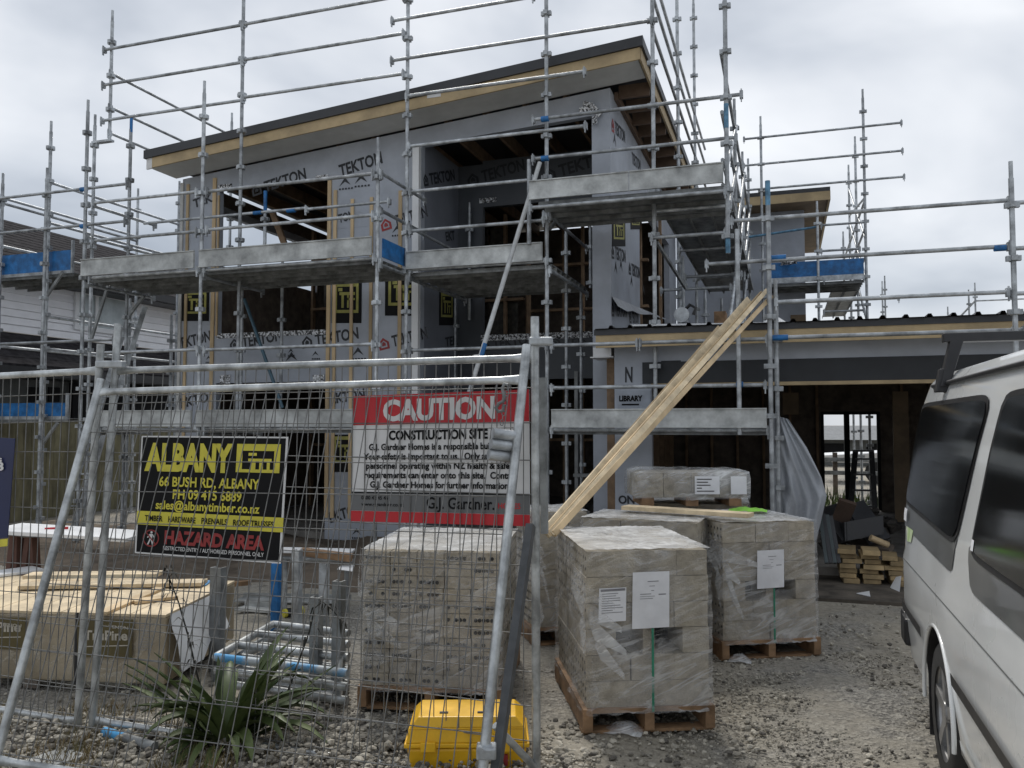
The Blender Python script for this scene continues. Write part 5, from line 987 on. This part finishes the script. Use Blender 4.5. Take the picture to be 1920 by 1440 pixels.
# yellow case
c0, c1 = aZ(762, 1446, 0), aZ(988, 1444, 0); Ty, uy_, vy_, Wy = frame((c0.x, c0.y), (c1.x, c1.y)); Zv = Vector((0, 0, 1))
yc = thing('yellow_case', 'yellow plastic tool case lying on the gravel behind the fence', 'case', Ty(Wy / 2, .15, 0))
def yb8(mb, i0, z0, i1, z1): mb.hexa([Ty(i0, i0 * .6, z0), Ty(Wy - i0, i0 * .6, z0), Ty(Wy - i0, .32 - i0, z0), Ty(i0, .32 - i0, z0), Ty(i1, i1 * .6, z1), Ty(Wy - i1, i1 * .6, z1), Ty(Wy - i1, .32 - i1, z1), Ty(i1, .32 - i1, z1)])
m_ = MB(); yb8(m_, .02, 0, .0, .10); m_.build('base', YPL, yc, bevel=.012); m_ = MB(); yb8(m_, -.012, .103, -.012, .125); m_.build('rim', YPL, yc, bevel=.006)
m_ = MB(); yb8(m_, -.004, .126, .012, .185); yb8(m_, .006, .1855, .012, .192); yb8(m_, .012, .1925, .05, .235); m_.build('lid', YPL, yc, bevel=.009)
for t in (.18, .82): m_ = MB(); m_.obox(Ty(Wy * t, -.014, .112), uy_, Zv, vy_, .035, .022, .008); m_.build('latch', YPL, yc, bevel=.004)
for t in (.3, .62): m_ = MB(); m_.obox(Ty(Wy * t, .08, .237), uy_, vy_, Zv, .02, .008, .003); m_.build('vent_mark', BLKP, yc)
m_ = MB(); m_.obox(Ty(Wy * .82, -.006, .05), uy_, Zv, vy_, .012, .025, .006); m_.build('red_tag', REDD, yc)
# flax and weeds
def flax(base, label, n=75, seed=1, hh=1.0):
    rnd = random.Random(seed); mb = MB()
    for i in range(n):
        az = rnd.uniform(0, 2 * pi); d = Vector((cos(az), sin(az), 0)); s_ = Vector((-d.y, d.x, 0)); ln = rnd.uniform(.38, .85) * hh; el = rnd.choice([rnd.uniform(.5, 1.1), rnd.uniform(1.0, 1.5)]); wd = rnd.uniform(.018, .032); p = Vector(base) + d * rnd.uniform(0, .10); K = 8; rows = []; bend = rnd.choice([rnd.uniform(.02, .1), rnd.uniform(.1, .24)])
        for k in range(K + 1):
            t = k / K; w_ = wd * (.55 + 1.6 * t * (1 - t) * 1.6) * (1 - t ** 5) + .0006; rows += [p - s_ * w_ + Vector((0, 0, .004)), p + Vector((0, 0, -w_ * .6)), p + s_ * w_ + Vector((0, 0, .004))]
            p = p + (d * cos(el) + Vector((0, 0, sin(el)))) * (ln / K); el -= bend * (1 + t)
            if p.z < .01: p.z = .01
        mb.add(rows, [(3 * k + j, 3 * k + j + 1, 3 * k + j + 4, 3 * k + j + 3) for k in range(K) for j in (0, 1)], 0, True)
    o = mb.build('flax_plant', LEAF, None, loc=base); return tag(o, label, 'plant')
flax(aZ(425, 1392, 0), 'green flax plant with strap leaves growing through the fence foot', 70, 5, .78)
def weed(base, label, pts, seed):
    rnd = random.Random(seed); root = thing('dead_weed', label, 'weed', base); m = MB(); P_ = [aD(x, y, dd) for x, y, dd in pts]; m.path(P_, [.006 - .004 * i / len(P_) for i in range(len(P_))], 6); m.build('stem', WEED, root); m = MB()
    for i in range(26):
        k = rnd.uniform(.25, 1) * (len(P_) - 1); a_ = P_[int(k)].lerp(P_[min(int(k) + 1, len(P_) - 1)], k % 1); d = Vector((rnd.uniform(-1, 1), rnd.uniform(-1, 1), rnd.uniform(-.8, .2))).normalized(); s_ = d.cross(Vector((0, 0, 1))).normalized() * .006; ln = rnd.uniform(.04, .11); e_ = a_ + d * ln * .5 + Vector((0, 0, .015)); t_ = a_ + d * ln + Vector((0, 0, -ln * .4)); m.add([a_, e_ - s_, t_, e_ + s_], [(0, 1, 2, 3)])
    m.build('foliage', WEED, root)
weed(aZ(385, 1318, 0), 'dark dried weed in front of the timber pack', [(385, 1318, 4.6), (368, 1260, 4.6), (355, 1200, 4.6), (335, 1130, 4.6), (318, 1085, 4.6), (312, 1060, 4.6)], 2)
weed(aZ(530, 1320, 0), 'dark dried weed beside the rack posts', [(535, 1310, 4.6), (560, 1240, 4.6), (580, 1185, 4.6), (590, 1140, 4.6), (605, 1128, 4.6), (625, 1145, 4.6), (640, 1165, 4.6)], 3)
m_ = MB(); rnd = random.Random(12)
for _ in range(3600):
    px, py = rnd.uniform(-40, 520), rnd.uniform(1325, 1460); p = aZ(px, py, 0); a_ = rnd.uniform(0, 6.3); h = rnd.uniform(.03, .11)
    if sin(p.x * 9) * sin(p.y * 8 + 1) < rnd.uniform(-.6, .5): continue
    m_.add([p, p + Vector((.006 * cos(a_), .006 * sin(a_), 0)), p + Vector((.05 * cos(a_ + 1), .05 * sin(a_ + 1), h))], [(0, 1, 2)])
o = m_.build('dry_grass', mat('dry grass', (.24, .17, .08), .9, 0, .4, 9, col2=(.10, .10, .04)), loc=(-3, 3.5, 0)); o['kind'] = 'stuff'; o['label'] = 'dry yellowish grass tufts along the fence foot at the lower left'; o['category'] = 'grass'

# ================================================================== GARAGE MOUTH
m_ = MB(); m_.box((-.3, 8.05, -.02), (4.6, GY - .125, .02)); o = m_.build('concrete_apron', mat('dirty apron', (.10, .085, .068), .9, 0, .4, 3, .3)); o['kind'] = 'structure'
for i, (px0, px1, n, lab) in enumerate(((1572, 1606, 7, 'left pile of short yellow timber offcuts at the garage mouth'), (1617, 1654, 7, 'middle pile of short yellow timber offcuts at the garage mouth'), (1659, 1690, 6, 'right pile of short yellow timber offcuts, partly behind the van'))):
    x0, x1 = X_at(px0, 1060, 9.0), X_at(px1, 1060, 9.0); root = thing('offcut_pile', lab, 'timber pile', ((x0 + x1) / 2, 9.05, .02), 'piles of timber offcuts'); rnd = random.Random(i)
    for k in range(n): m_ = MB(); j = rnd.uniform(-.03, .03); a_ = rnd.uniform(-.09, .09); xc_ = (x0 + x1) / 2 + j; m_.obox((xc_, 9.03 + rnd.uniform(-.05, .05), .045 + k * .048), Vector((1, a_, 0)), Vector((-a_, 1, 0)), Vector((0, 0, 1)), (x1 - x0) / 2 * rnd.uniform(.8, 1.1), .17, .021); m_.build('offcut', mat('old pine offcut', (.36, .265, .14), .75, 0, .2, 6, .1, 40, tint=.35), root)
for i in range(4):
    m_ = MB(); p, q = aD(1537 + i * 7, 962 + i * 2, 8.4), aD(1550 + i * 8, 1056, 8.2); m_.bar(p, q, .035, .06, Vector((0, 1, 0))); o = m_.build('leaning_length', DARK if i % 2 else mat('teal grey', (.06, .08, .085), .5)); tag(o, 'dark length of flashing leaning together at the garage mouth', 'flashing', 'dark lengths leaning at the garage mouth')
cr = thing('black_crate', 'black plastic crate tipped on the rubbish at the garage mouth', 'crate', aD(1618, 1010, 9.0)); c = aD(1610, 992, 9.0); ux_ = (_r + _u * .18).normalized()
for (du, dv, dn, hu, hv, hn) in ((0, -.09, 0, .2, .012, .16), (-.2, 0, 0, .012, .1, .16), (.2, 0, 0, .012, .1, .16), (0, 0, -.16, .19, .1, .012), (0, 0, .16, .19, .1, .012), (0, .1, -.16, .22, .014, .02)):
    m_ = MB(); vv_ = Vector((0, .2, 1)).normalized(); nn = ux_.cross(vv_); m_.obox(c + ux_ * du + vv_ * dv + nn * dn, ux_, vv_, nn, hu, hv, hn); m_.build('side_panel' if abs(dv) < .05 else 'rim' if dv > 0 else 'bottom', BLKP, cr)
for i, (p0, p1, wd, mt, lab) in enumerate((((1555, 950), (1600, 1010), .3, BLKP, 'black plastic sheet slumped over rubbish in the garage mouth'), ((1600, 945), (1650, 1015), .26, DARK, 'dark board lying askew behind the black crate'), ((1600, 1018), (1672, 1030), .14, DARKT, 'dark old board lying over the timber offcut piles'), ((1560, 1015), (1590, 940), .18, mat('brown rubbish', (.09, .06, .045), .8), 'brown board sticking up from the rubbish in the garage'))):
    m_ = MB(); m_.bar(aD(*p0, 9.2), aD(*p1, 8.9), wd, .05, Vector((0, -.4, 1))); o = m_.build('rubbish_board', mt); tag(o, lab, 'board')
hp = MB(); rnd = random.Random(21); rv, rf_ = rock_shapes()
for _ in range(60):
    c = aD(rnd.uniform(1545, 1680), rnd.uniform(955, 1045), rnd.uniform(9.3, 9.9)); r_ = rnd.uniform(.05, .13); hp.add([c + Vector((p.x * r_ * rnd.uniform(.6, 1.3), p.y * r_, p.z * r_ * rnd.uniform(.4, .9))) for p in rv], rf_, 0)
o = hp.build('rubbish_heap', mat('dark rubbish', (.04, .035, .03), .8, 0, .5, 12)); o['kind'] = 'stuff'; o['label'] = 'dark heap of mixed building rubbish inside the garage mouth'; o['category'] = 'rubbish'
m_ = MB(); m_.tube(aD(1632, 1008, 8.75), aD(1665, 1022, 8.75), .035, 8); o = m_.build('straw_roll', PINE); tag(o, 'short rolled yellow bundle lying on the offcut piles', 'bundle')
m_ = MB(); p = [aD(1660, 1118, 7.9), aD(1684, 1135, 7.6), aD(1690, 1080, 7.9), aD(1680, 1082, 8.0)]; m_.slab(p, Vector((0, -1, 0)), .01); o = m_.build('white_panel_scrap', WHITE); tag(o, 'white panel scrap standing on the ground behind the van bumper', 'scrap')
m_ = MB(); p = [aZ(1606, 1112, .03), aZ(1632, 1118, .03), aZ(1630, 1108, .03)]; m_.slab(p, Vector((0, 0, 1)), .006); o = m_.build('paper_scrap', WHITE); tag(o, 'small white triangular scrap on the dirty apron', 'scrap')
# step ladder in the garage
sl_ = thing('step_ladder', 'wooden step ladder standing open inside the garage before the back door', 'step ladder', (1.1, 13, .1))
for (x0, x1) in ((1604, 1590), (1634, 1642)):
    for y0, y1 in ((13.0, 12.6), (13.1, 13.6)): m_ = MB(); a_ = aY(x0, 846, y0); b_ = aY(x1, 930, y1); b_.z = .1; m_.bar(a_, b_, .07, .04); m_.build('leg', BLKP, sl_)
for k in range(5):
    t = .1 + k * .2; m_ = MB(); a_ = aY(1604, 846, 13.0).lerp(Vector((aY(1590, 930, 12.6).x, 12.6, .1)), t); b_ = aY(1634, 846, 13.0).lerp(Vector((aY(1642, 930, 12.6).x, 12.6, .1)), t); m_.bar(a_, b_, .09, .025); m_.build('tread', BLKP, sl_)
m_ = MB(); a_, b_ = aY(1600, 845, 13.05), aY(1638, 845, 13.05); m_.bar(a_, b_, .16, .03); m_.build('top_step', BLKP, sl_)
# tarpaulin hanging from the garage scaffold
tp = MB(); Lp = [(1450, 778), (1446, 840), (1446, 900), (1448, 960), (1452, 1040)]; Rp = [(1478, 786), (1512, 838), (1540, 895), (1550, 930), (1522, 1050)]; vv = []; K = 40
for j in range(17):
    t = j / 16 * 4; k = min(int(t), 3); q = t - k; l_ = [Lp[k][i] + (Lp[k + 1][i] - Lp[k][i]) * q for i in (0, 1)]; r_ = [Rp[k][i] + (Rp[k + 1][i] - Rp[k][i]) * q for i in (0, 1)]
    for i in range(K + 1):
        s_ = i / K; x, y = l_[0] + (r_[0] - l_[0]) * s_, l_[1] + (r_[1] - l_[1]) * s_; vv.append(aY(x, y, 8.85 - .22 * s_ * (j / 16) + .10 * (abs(sin(s_ * 5.5 + j * .12)) - .5) * (.3 + j / 16) + .035 * abs(sin(s_ * 15 - j * .3))))
tp.add(vv, [(j * (K + 1) + i, j * (K + 1) + i + 1, (j + 1) * (K + 1) + i + 1, (j + 1) * (K + 1) + i) for j in range(16) for i in range(K)], 0, True); o = tp.build('tarpaulin', TARP); tag(o, 'grey plastic tarpaulin hanging in folds from the scaffold post by the garage', 'tarpaulin'); so_ = o.modifiers.new('thickness', 'SOLIDIFY'); so_.thickness = .004
# circular saw on the garage roof
cw = thing('circular_saw', 'circular saw resting on the edge of the garage roof', 'saw', aY(1280, 603, 9.7)); c = aY(1278, 598, 9.7)
m_ = MB(); m_.box((c.x - .15, 9.68, 2.73), (c.x + .15, 9.86, 2.745)); m_.build('base_plate', GALVD, cw)
m_ = MB(); K = 16; pts = [c + Vector((.09 * cos(2 * pi * k / K), 0, .05 + .09 * sin(2 * pi * k / K))) for k in range(K)]; m_.slab(pts[::-1], Vector((0, -1, 0)), .03); m_.build('blade_guard', GALV, cw)
m_ = MB(); m_.tube(c + Vector((0, .031, .05)), c + Vector((0, .15, .05)), .05, 12); m_.build('motor', BLKP, cw); m_ = MB(); m_.path([c + Vector((.02, .06, .1)), c + Vector((.09, .06, .17)), c + Vector((.16, .06, .13)), c + Vector((.13, .06, .05))], .02, 8); m_.build('handle', BLKP, cw)
m_ = MB(); m_.box((aY(1340, 600, 10.4).x, 10.3, 2.72), (aY(1362, 600, 10.4).x, 10.6, 2.98)); o = m_.build('nail_box', PALT, bevel=.006); tag(o, 'brown cardboard box standing on the garage roof under the deck', 'box')
m_ = MB(); p = [aY(1428, 606, 9.9), aY(1478, 606, 9.9), aY(1452, 590, 10.6)]; m_.slab(p, Vector((0, -.3, 1)).normalized(), .01); o = m_.build('roofing_offcut', WHITE); tag(o, 'white triangular sheet offcut lying on the garage roof', 'offcut')
board('white sheet strip lying along the front of the garage roof', aY(1185, 612, 9.35), aY(1545, 606, 9.35), .2, .02, WHITE)
m_ = MB(); rnd = random.Random(31); c = aY(1475, 492, 15.6); rr_ = [c + Vector((rnd.uniform(-.2, .2), rnd.uniform(-.1, .1), rnd.uniform(-.06, .08))) for _ in range(14)]
for k in range(12): m_.add([rr_[k], rr_[k + 1], rr_[(k + 5) % 14]], [(0, 1, 2)])
o = m_.build('foil_bundle', FOIL); tag(o, 'crumpled foil lying behind the blue toe board above the garage', 'foil')

# ================================================================== VAN
van = thing('white_van', 'white passenger van with black roof rack parked on the right', 'van', (1.47, 2.7, 0))
VX, VW, Y0v, Y1v = .62, 1.69, .45, 5.30
SEC = [(.10, .26), (.03, .30), (.012, .45), (.0, .62), (.0, .85), (.012, .90), (.018, 1.10), (.03, 1.18), (.075, 1.50), (.115, 1.72), (.135, 1.78), (.15, 1.82), (.19, 1.865), (.36, 1.905), (.845, 1.935)]
def side_in(z):
    for (a0, z0), (a1, z1) in zip(SEC[:-1], SEC[1:]):
        if z0 <= z <= z1: return a0 + (a1 - a0) * (z - z0) / (z1 - z0)
    return SEC[0][0] if z < SEC[0][1] else SEC[-1][0]
full = SEC + [(VW - a_, z) for a_, z in reversed(SEC[:-1])]
def rear_lean(z): return .13 * max(0, (z - .95)) ** 1.25
def front_lean(z): return .55 * max(0, (z - 1.0)) ** 1.1
stn = [(0, .10), (.015, .055), (.045, .022), (.09, .006), (.16, 0)]
ylist = [(Y1v, Y1v - d, i) for d, i in stn] + [(None, y, 0) for y in (4.6, 3.8, 3.2, 2.4, 1.6, 1.1)] + [(Y0v, Y0v + d, i) for d, i in reversed(stn)]
m_ = MB(); vv = []; n = len(full)
for (tag_, y, ins) in ylist:
    for (a_, z) in full:
        k = ins * (1 if z < 1.86 else .5); x = VX + a_ + (k if a_ < VW / 2 else -k) * (1 if abs(a_ - VW / 2) > .3 else 0)
        yy = y - (rear_lean(z) if y > 4.0 else 0) * min(1, max(0, (y - 4.0) / 1.1)) + (front_lean(z) if y < 1.6 else 0) * min(1, max(0, (1.7 - y) / 1.2))
        vv.append((x, yy, z - (ins * .12 if z > 1.75 else 0)))
m_.add(vv, [(j * n + i, j * n + (i + 1) % n, (j + 1) * n + (i + 1) % n, (j + 1) * n + i) for j in range(len(ylist) - 1) for i in range(n)], 0, True)
m_.add(vv[:n], [tuple(range(n - 1, -1, -1))], 0); m_.add(vv[-n:], [tuple(range(n))], 0)
body = m_.build('body', [VPAINT, BLKP], van)
WHL = [(4.13, 0), (1.35, 0)]; WR = .315
for (y, _) in WHL:                                                # wheel arches cut out of the body
    cut = MB(); cut.tube((VX - .3, y, .34), (VX + .26, y, .32), .365, 40, 1); cut.tube((VX + VW - .26, y, .34), (VX + VW + .3, y, .32), .365, 40, 1); co = cut.build('cutter', [VPAINT, BLKP], None, loc=(0, 0, 0))
    bm_ = body.modifiers.new('arch', 'BOOLEAN'); bm_.operation = 'DIFFERENCE'; bm_.object = co; bm_.solver = 'EXACT'
    bpy.context.view_layer.update(); dg = bpy.context.evaluated_depsgraph_get(); nm = bpy.data.meshes.new_from_object(body.evaluated_get(dg)); body.modifiers.clear(); body.data = nm; bpy.data.objects.remove(co)
for p_ in body.data.polygons: p_.use_smooth = True
body.data.set_sharp_from_angle(angle=R(35))
def vs(y, z, off=.004):                                            # a point on the van's left-in-picture flank
    yy = y; return Vector((VX + side_in(z) - off + (0 if y < 5.14 else (y - 5.14) ** 2 * .9), yy - (rear_lean(z) * min(1, max(0, (y - 4.0) / 1.1))), z))
def flank(name, poly, mt, off=.004, nu=14, nv_=8, par=van, rnd_=0):
    """a panel between a bottom and a top edge, each given as (y0,z0)-(y1,z1); follows the flank's curve, corners rounded"""
    (by0, bz0), (by1, bz1), (ty1, tz1), (ty0, tz0) = poly; mb = MB(); v_ = []
    for j in range(nv_ + 1):
        t = j / nv_
        for i in range(nu + 1):
            s_ = i / nu
            if rnd_:                                               # superellipse rounding of corners
                a_, b_ = 2 * s_ - 1, 2 * t - 1; e_ = rnd_; k = (abs(a_) ** e_ + abs(b_) ** e_) ** (1 / e_) / max(abs(a_), abs(b_), 1e-6) if max(abs(a_), abs(b_)) > 0 else 1
                a2, b2 = a_ / k, b_ / k; s2, t2 = (a2 + 1) / 2, (b2 + 1) / 2
            else: s2, t2 = s_, t
            y = (by0 * (1 - s2) + by1 * s2) * (1 - t2) + (ty0 * (1 - s2) + ty1 * s2) * t2; z = (bz0 * (1 - s2) + bz1 * s2) * (1 - t2) + (tz0 * (1 - s2) + tz1 * s2) * t2; v_.append(vs(y, z, off))
    mb.add(v_, [(j * (nu + 1) + i, (j + 1) * (nu + 1) + i, (j + 1) * (nu + 1) + i + 1, j * (nu + 1) + i + 1) for j in range(nv_) for i in range(nu)], 0, True); return mb.build(name, mt, par)
W1 = [(5.23, 1.15), (3.70, 1.11), (3.45, 1.715), (5.2, 1.715)]; W2_ = [(3.45, 1.11), (1.75, 1.11), (1.80, 1.715), (3.27, 1.715)]; W3 = [(1.62, 1.17), (.95, 1.17), (1.25, 1.66), (1.66, 1.70)]
flank('silver_band', [(5.2, 1.02), (3.78, .99), (3.68, 1.16), (5.23, 1.18)], VSILV, .003, rnd_=14); flank('silver_band', [(3.42, .985), (1.75, .985), (1.7, 1.16), (3.48, 1.16)], VSILV, .003, rnd_=14)
for i, W_ in enumerate((W1, W2_, W3)):
    r_ = flank('window', W_, BLKP, .006, rnd_=13, nu=20, nv_=12); (y0, z0), (y1, z1), (y2, z2), (y3, z3) = W_; e_ = .022
    flank('pane', [(y0 - e_ - .02, z0 + e_), (y1 + e_, z1 + e_), (y2 + e_, z2 - e_), (y3 - e_ - .02, z3 - e_)], GLASS, .010, par=r_, rnd_=15, nu=20, nv_=12)
flank('window_sticker', [(5.14, 1.06), (5.04, 1.06), (5.04, 1.13), (5.14, 1.13)], PAPER, .012, 2, 2); flank('window_sticker', [(3.40, 1.14), (3.36, 1.14), (3.36, 1.18), (3.40, 1.18)], PAPER, .012, 2, 2)
flank('lime_mark', [(5.06, .95), (4.92, .96), (4.84, 1.035), (5.1, 1.03)], LIME, .0038, 6, 4)
flank('body_crease', [(5.26, .842), (.9, .842), (.9, .848), (5.26, .848)], mat('panel gap', (.16, .165, .165), .5), .0025, 40, 1)
for ya, yb in ((5.26, 4.50), (3.73, 1.80)): flank('side_moulding', [(ya, .555), (yb, .555), (yb, .605), (ya, .605)], BLKP, .012, 16, 3)
flank('front_door_gap', [(1.70, .36), (1.69, .36), (1.69, 1.74), (1.70, 1.74)], mat('panel gap', (.16, .165, .165)), .0025, 1, 24)
flank('side_skirt', [(3.68, .275), (1.8, .275), (1.8, .36), (3.68, .36)], VPAINT, .014, 10, 3); m_ = MB(); m_.path([(VX + .128 + (.05 if q == 0 else 0), 5.06 - q * .2, 1.80) for q in range(19)], .011, 6); m_.build('drip_rail', BLKP, van)
for (y, _) in WHL:
    m_ = MB(); m_.path([(VX + .003, y + .372 * cos(t), .32 + .372 * sin(t)) for t in [(-.12 + (pi + .24) * k / 24) for k in range(25)]], .010, 8); m_.build('wheel_arch_lip', VPAINT, van)
    for sx, xo_ in ((-1, VX + .02), (1, VX + VW - .21)):
        m_ = MB(); K = 36; prof = [(0, .20), (0, .285), (.012, .305), (.04, WR), (.15, WR), (.178, .305), (.19, .285), (.19, .2)]
        if sx > 0: pass
        vv = [(xo_ + a_, y + r_ * cos(2 * pi * k / K), WR + r_ * sin(2 * pi * k / K)) for (a_, r_) in prof for k in range(K)]; m_.add(vv, [(j * K + k, (j + 1) * K + k, (j + 1) * K + (k + 1) % K, j * K + (k + 1) % K) for j in range(len(prof) - 1) for k in range(K)], 0, True); wh = m_.build('wheel', RUB, van)
        fx = xo_ + (.004 if sx < 0 else .186); m_ = MB(); K2 = 36; sg = 1 if sx < 0 else -1
        for (r0, d0, r1, d1) in ((.213, -.002, .195, .012), (.195, .012, .185, .06)): m_.add([(fx + sg * d0, y + r0 * cos(2 * pi * k / K2), WR + r0 * sin(2 * pi * k / K2)) for k in range(K2)] + [(fx + sg * d1, y + r1 * cos(2 * pi * k / K2), WR + r1 * sin(2 * pi * k / K2)) for k in range(K2)], [(k, (k + 1) % K2, K2 + (k + 1) % K2, K2 + k) for k in range(K2)], 0, True)
        for q in range(5):
            t = 2 * pi * q / 5 + .3; d = Vector((0, cos(t), sin(t))); m_.bar(Vector((fx + sg * .02, y, WR)) + d * .04, Vector((fx + sg * .012, y, WR)) + d * .192, .05, .025, Vector((1, 0, 0)))
        m_.tube((fx + sg * .002, y, WR), (fx + sg * .05, y, WR), .055, 20); m_.build('rim', ALUW, wh); m_ = MB(); m_.tube((fx + sg * .062, y, WR), (fx + sg * .07, y, WR), .19, 30); m_.build('brake_shadow', BLKP, wh)  # black disc stands in for the shade behind the spokes
m_ = MB(); m_.box((VX + .02, 4.48, .10), (VX + .24, 4.495, .42)); m_.build('mud_flap', BLKP, van)
m_ = MB(); m_.box((VX + .005, 5.27, .34), (VX + VW - .005, 5.39, .52)); m_.box((VX - .008, 5.1, .36), (VX + .06, 5.268, .515)); m_.build('rear_bumper', BLKP, van, bevel=.02)
m_ = MB(); m_.box((VX + .01, Y0v - .08, .32), (VX + VW - .01, Y0v + .02, .55)); m_.build('front_bumper', BLKP, van, bevel=.03)
for x in (VX + .14, VX + VW - .4): m_ = MB(); m_.box((x, Y0v - .012, .62), (x + .26, Y0v + .05, .78)); m_.build('headlight', mat('lamp glass', (.55, .57, .58), .08), van, bevel=.01)
m_ = MB(); m_.hexa([(VX + .2, .50, 1.1), (VX + VW - .2, .50, 1.1), (VX + VW - .2, .55, 1.1), (VX + .2, .55, 1.1), (VX + .28, .845, 1.7), (VX + VW - .28, .845, 1.7), (VX + VW - .28, .9, 1.7), (VX + .28, .9, 1.7)]); m_.build('windscreen', GLASS, van)
m_ = MB(); m_.hexa([(VX + .25, 5.1, 1.2), (VX + VW - .25, 5.1, 1.2), (VX + VW - .25, 5.285, 1.2), (VX + .25, 5.285, 1.2), (VX + .3, 5.0, 1.68), (VX + VW - .3, 5.0, 1.68), (VX + VW - .3, 5.18, 1.68), (VX + .3, 5.18, 1.68)]); m_.build('rear_window', GLASS, van)
for x in (VX + .12, VX + VW - .24): m_ = MB(); m_.box((x, 5.26, .8), (x + .12, 5.315, 1.1)); m_.build('tail_light', RED, van, bevel=.01)
rkv = MB(); 
for y in (4.5, 2.3, 1.2):
    mb = MB(); za = 1.81
    for sx in (0, 1):
        x = VX + .11 if not sx else VX + VW - .11; d = 1 if not sx else -1
        mb.hexa([(x - .012 * d, y - .045, za - .03), (x + .03 * d, y - .045, za - .03), (x + .03 * d, y + .045, za - .03), (x - .012 * d, y + .045, za - .03), (x + .04 * d, y - .03, za + .2), (x + .10 * d, y - .03, za + .2), (x + .10 * d, y + .03, za + .2), (x + .04 * d, y + .03, za + .2)])
        mb.hexa([(x - .03 * d, y - .04, za - .055), (x + .025 * d, y - .04, za - .055), (x + .025 * d, y + .04, za - .055), (x - .03 * d, y + .04, za - .055), (x - .01 * d, y - .035, za + .06), (x + .04 * d, y - .035, za + .06), (x + .04 * d, y + .035, za + .06), (x - .01 * d, y + .035, za + .06)])
    mb.box((VX + .12, y - .03, za + .19), (VX + VW - .12, y + .03, za + .235)); mb.build('roof_rack_bar', BLKP, van, bevel=.006)
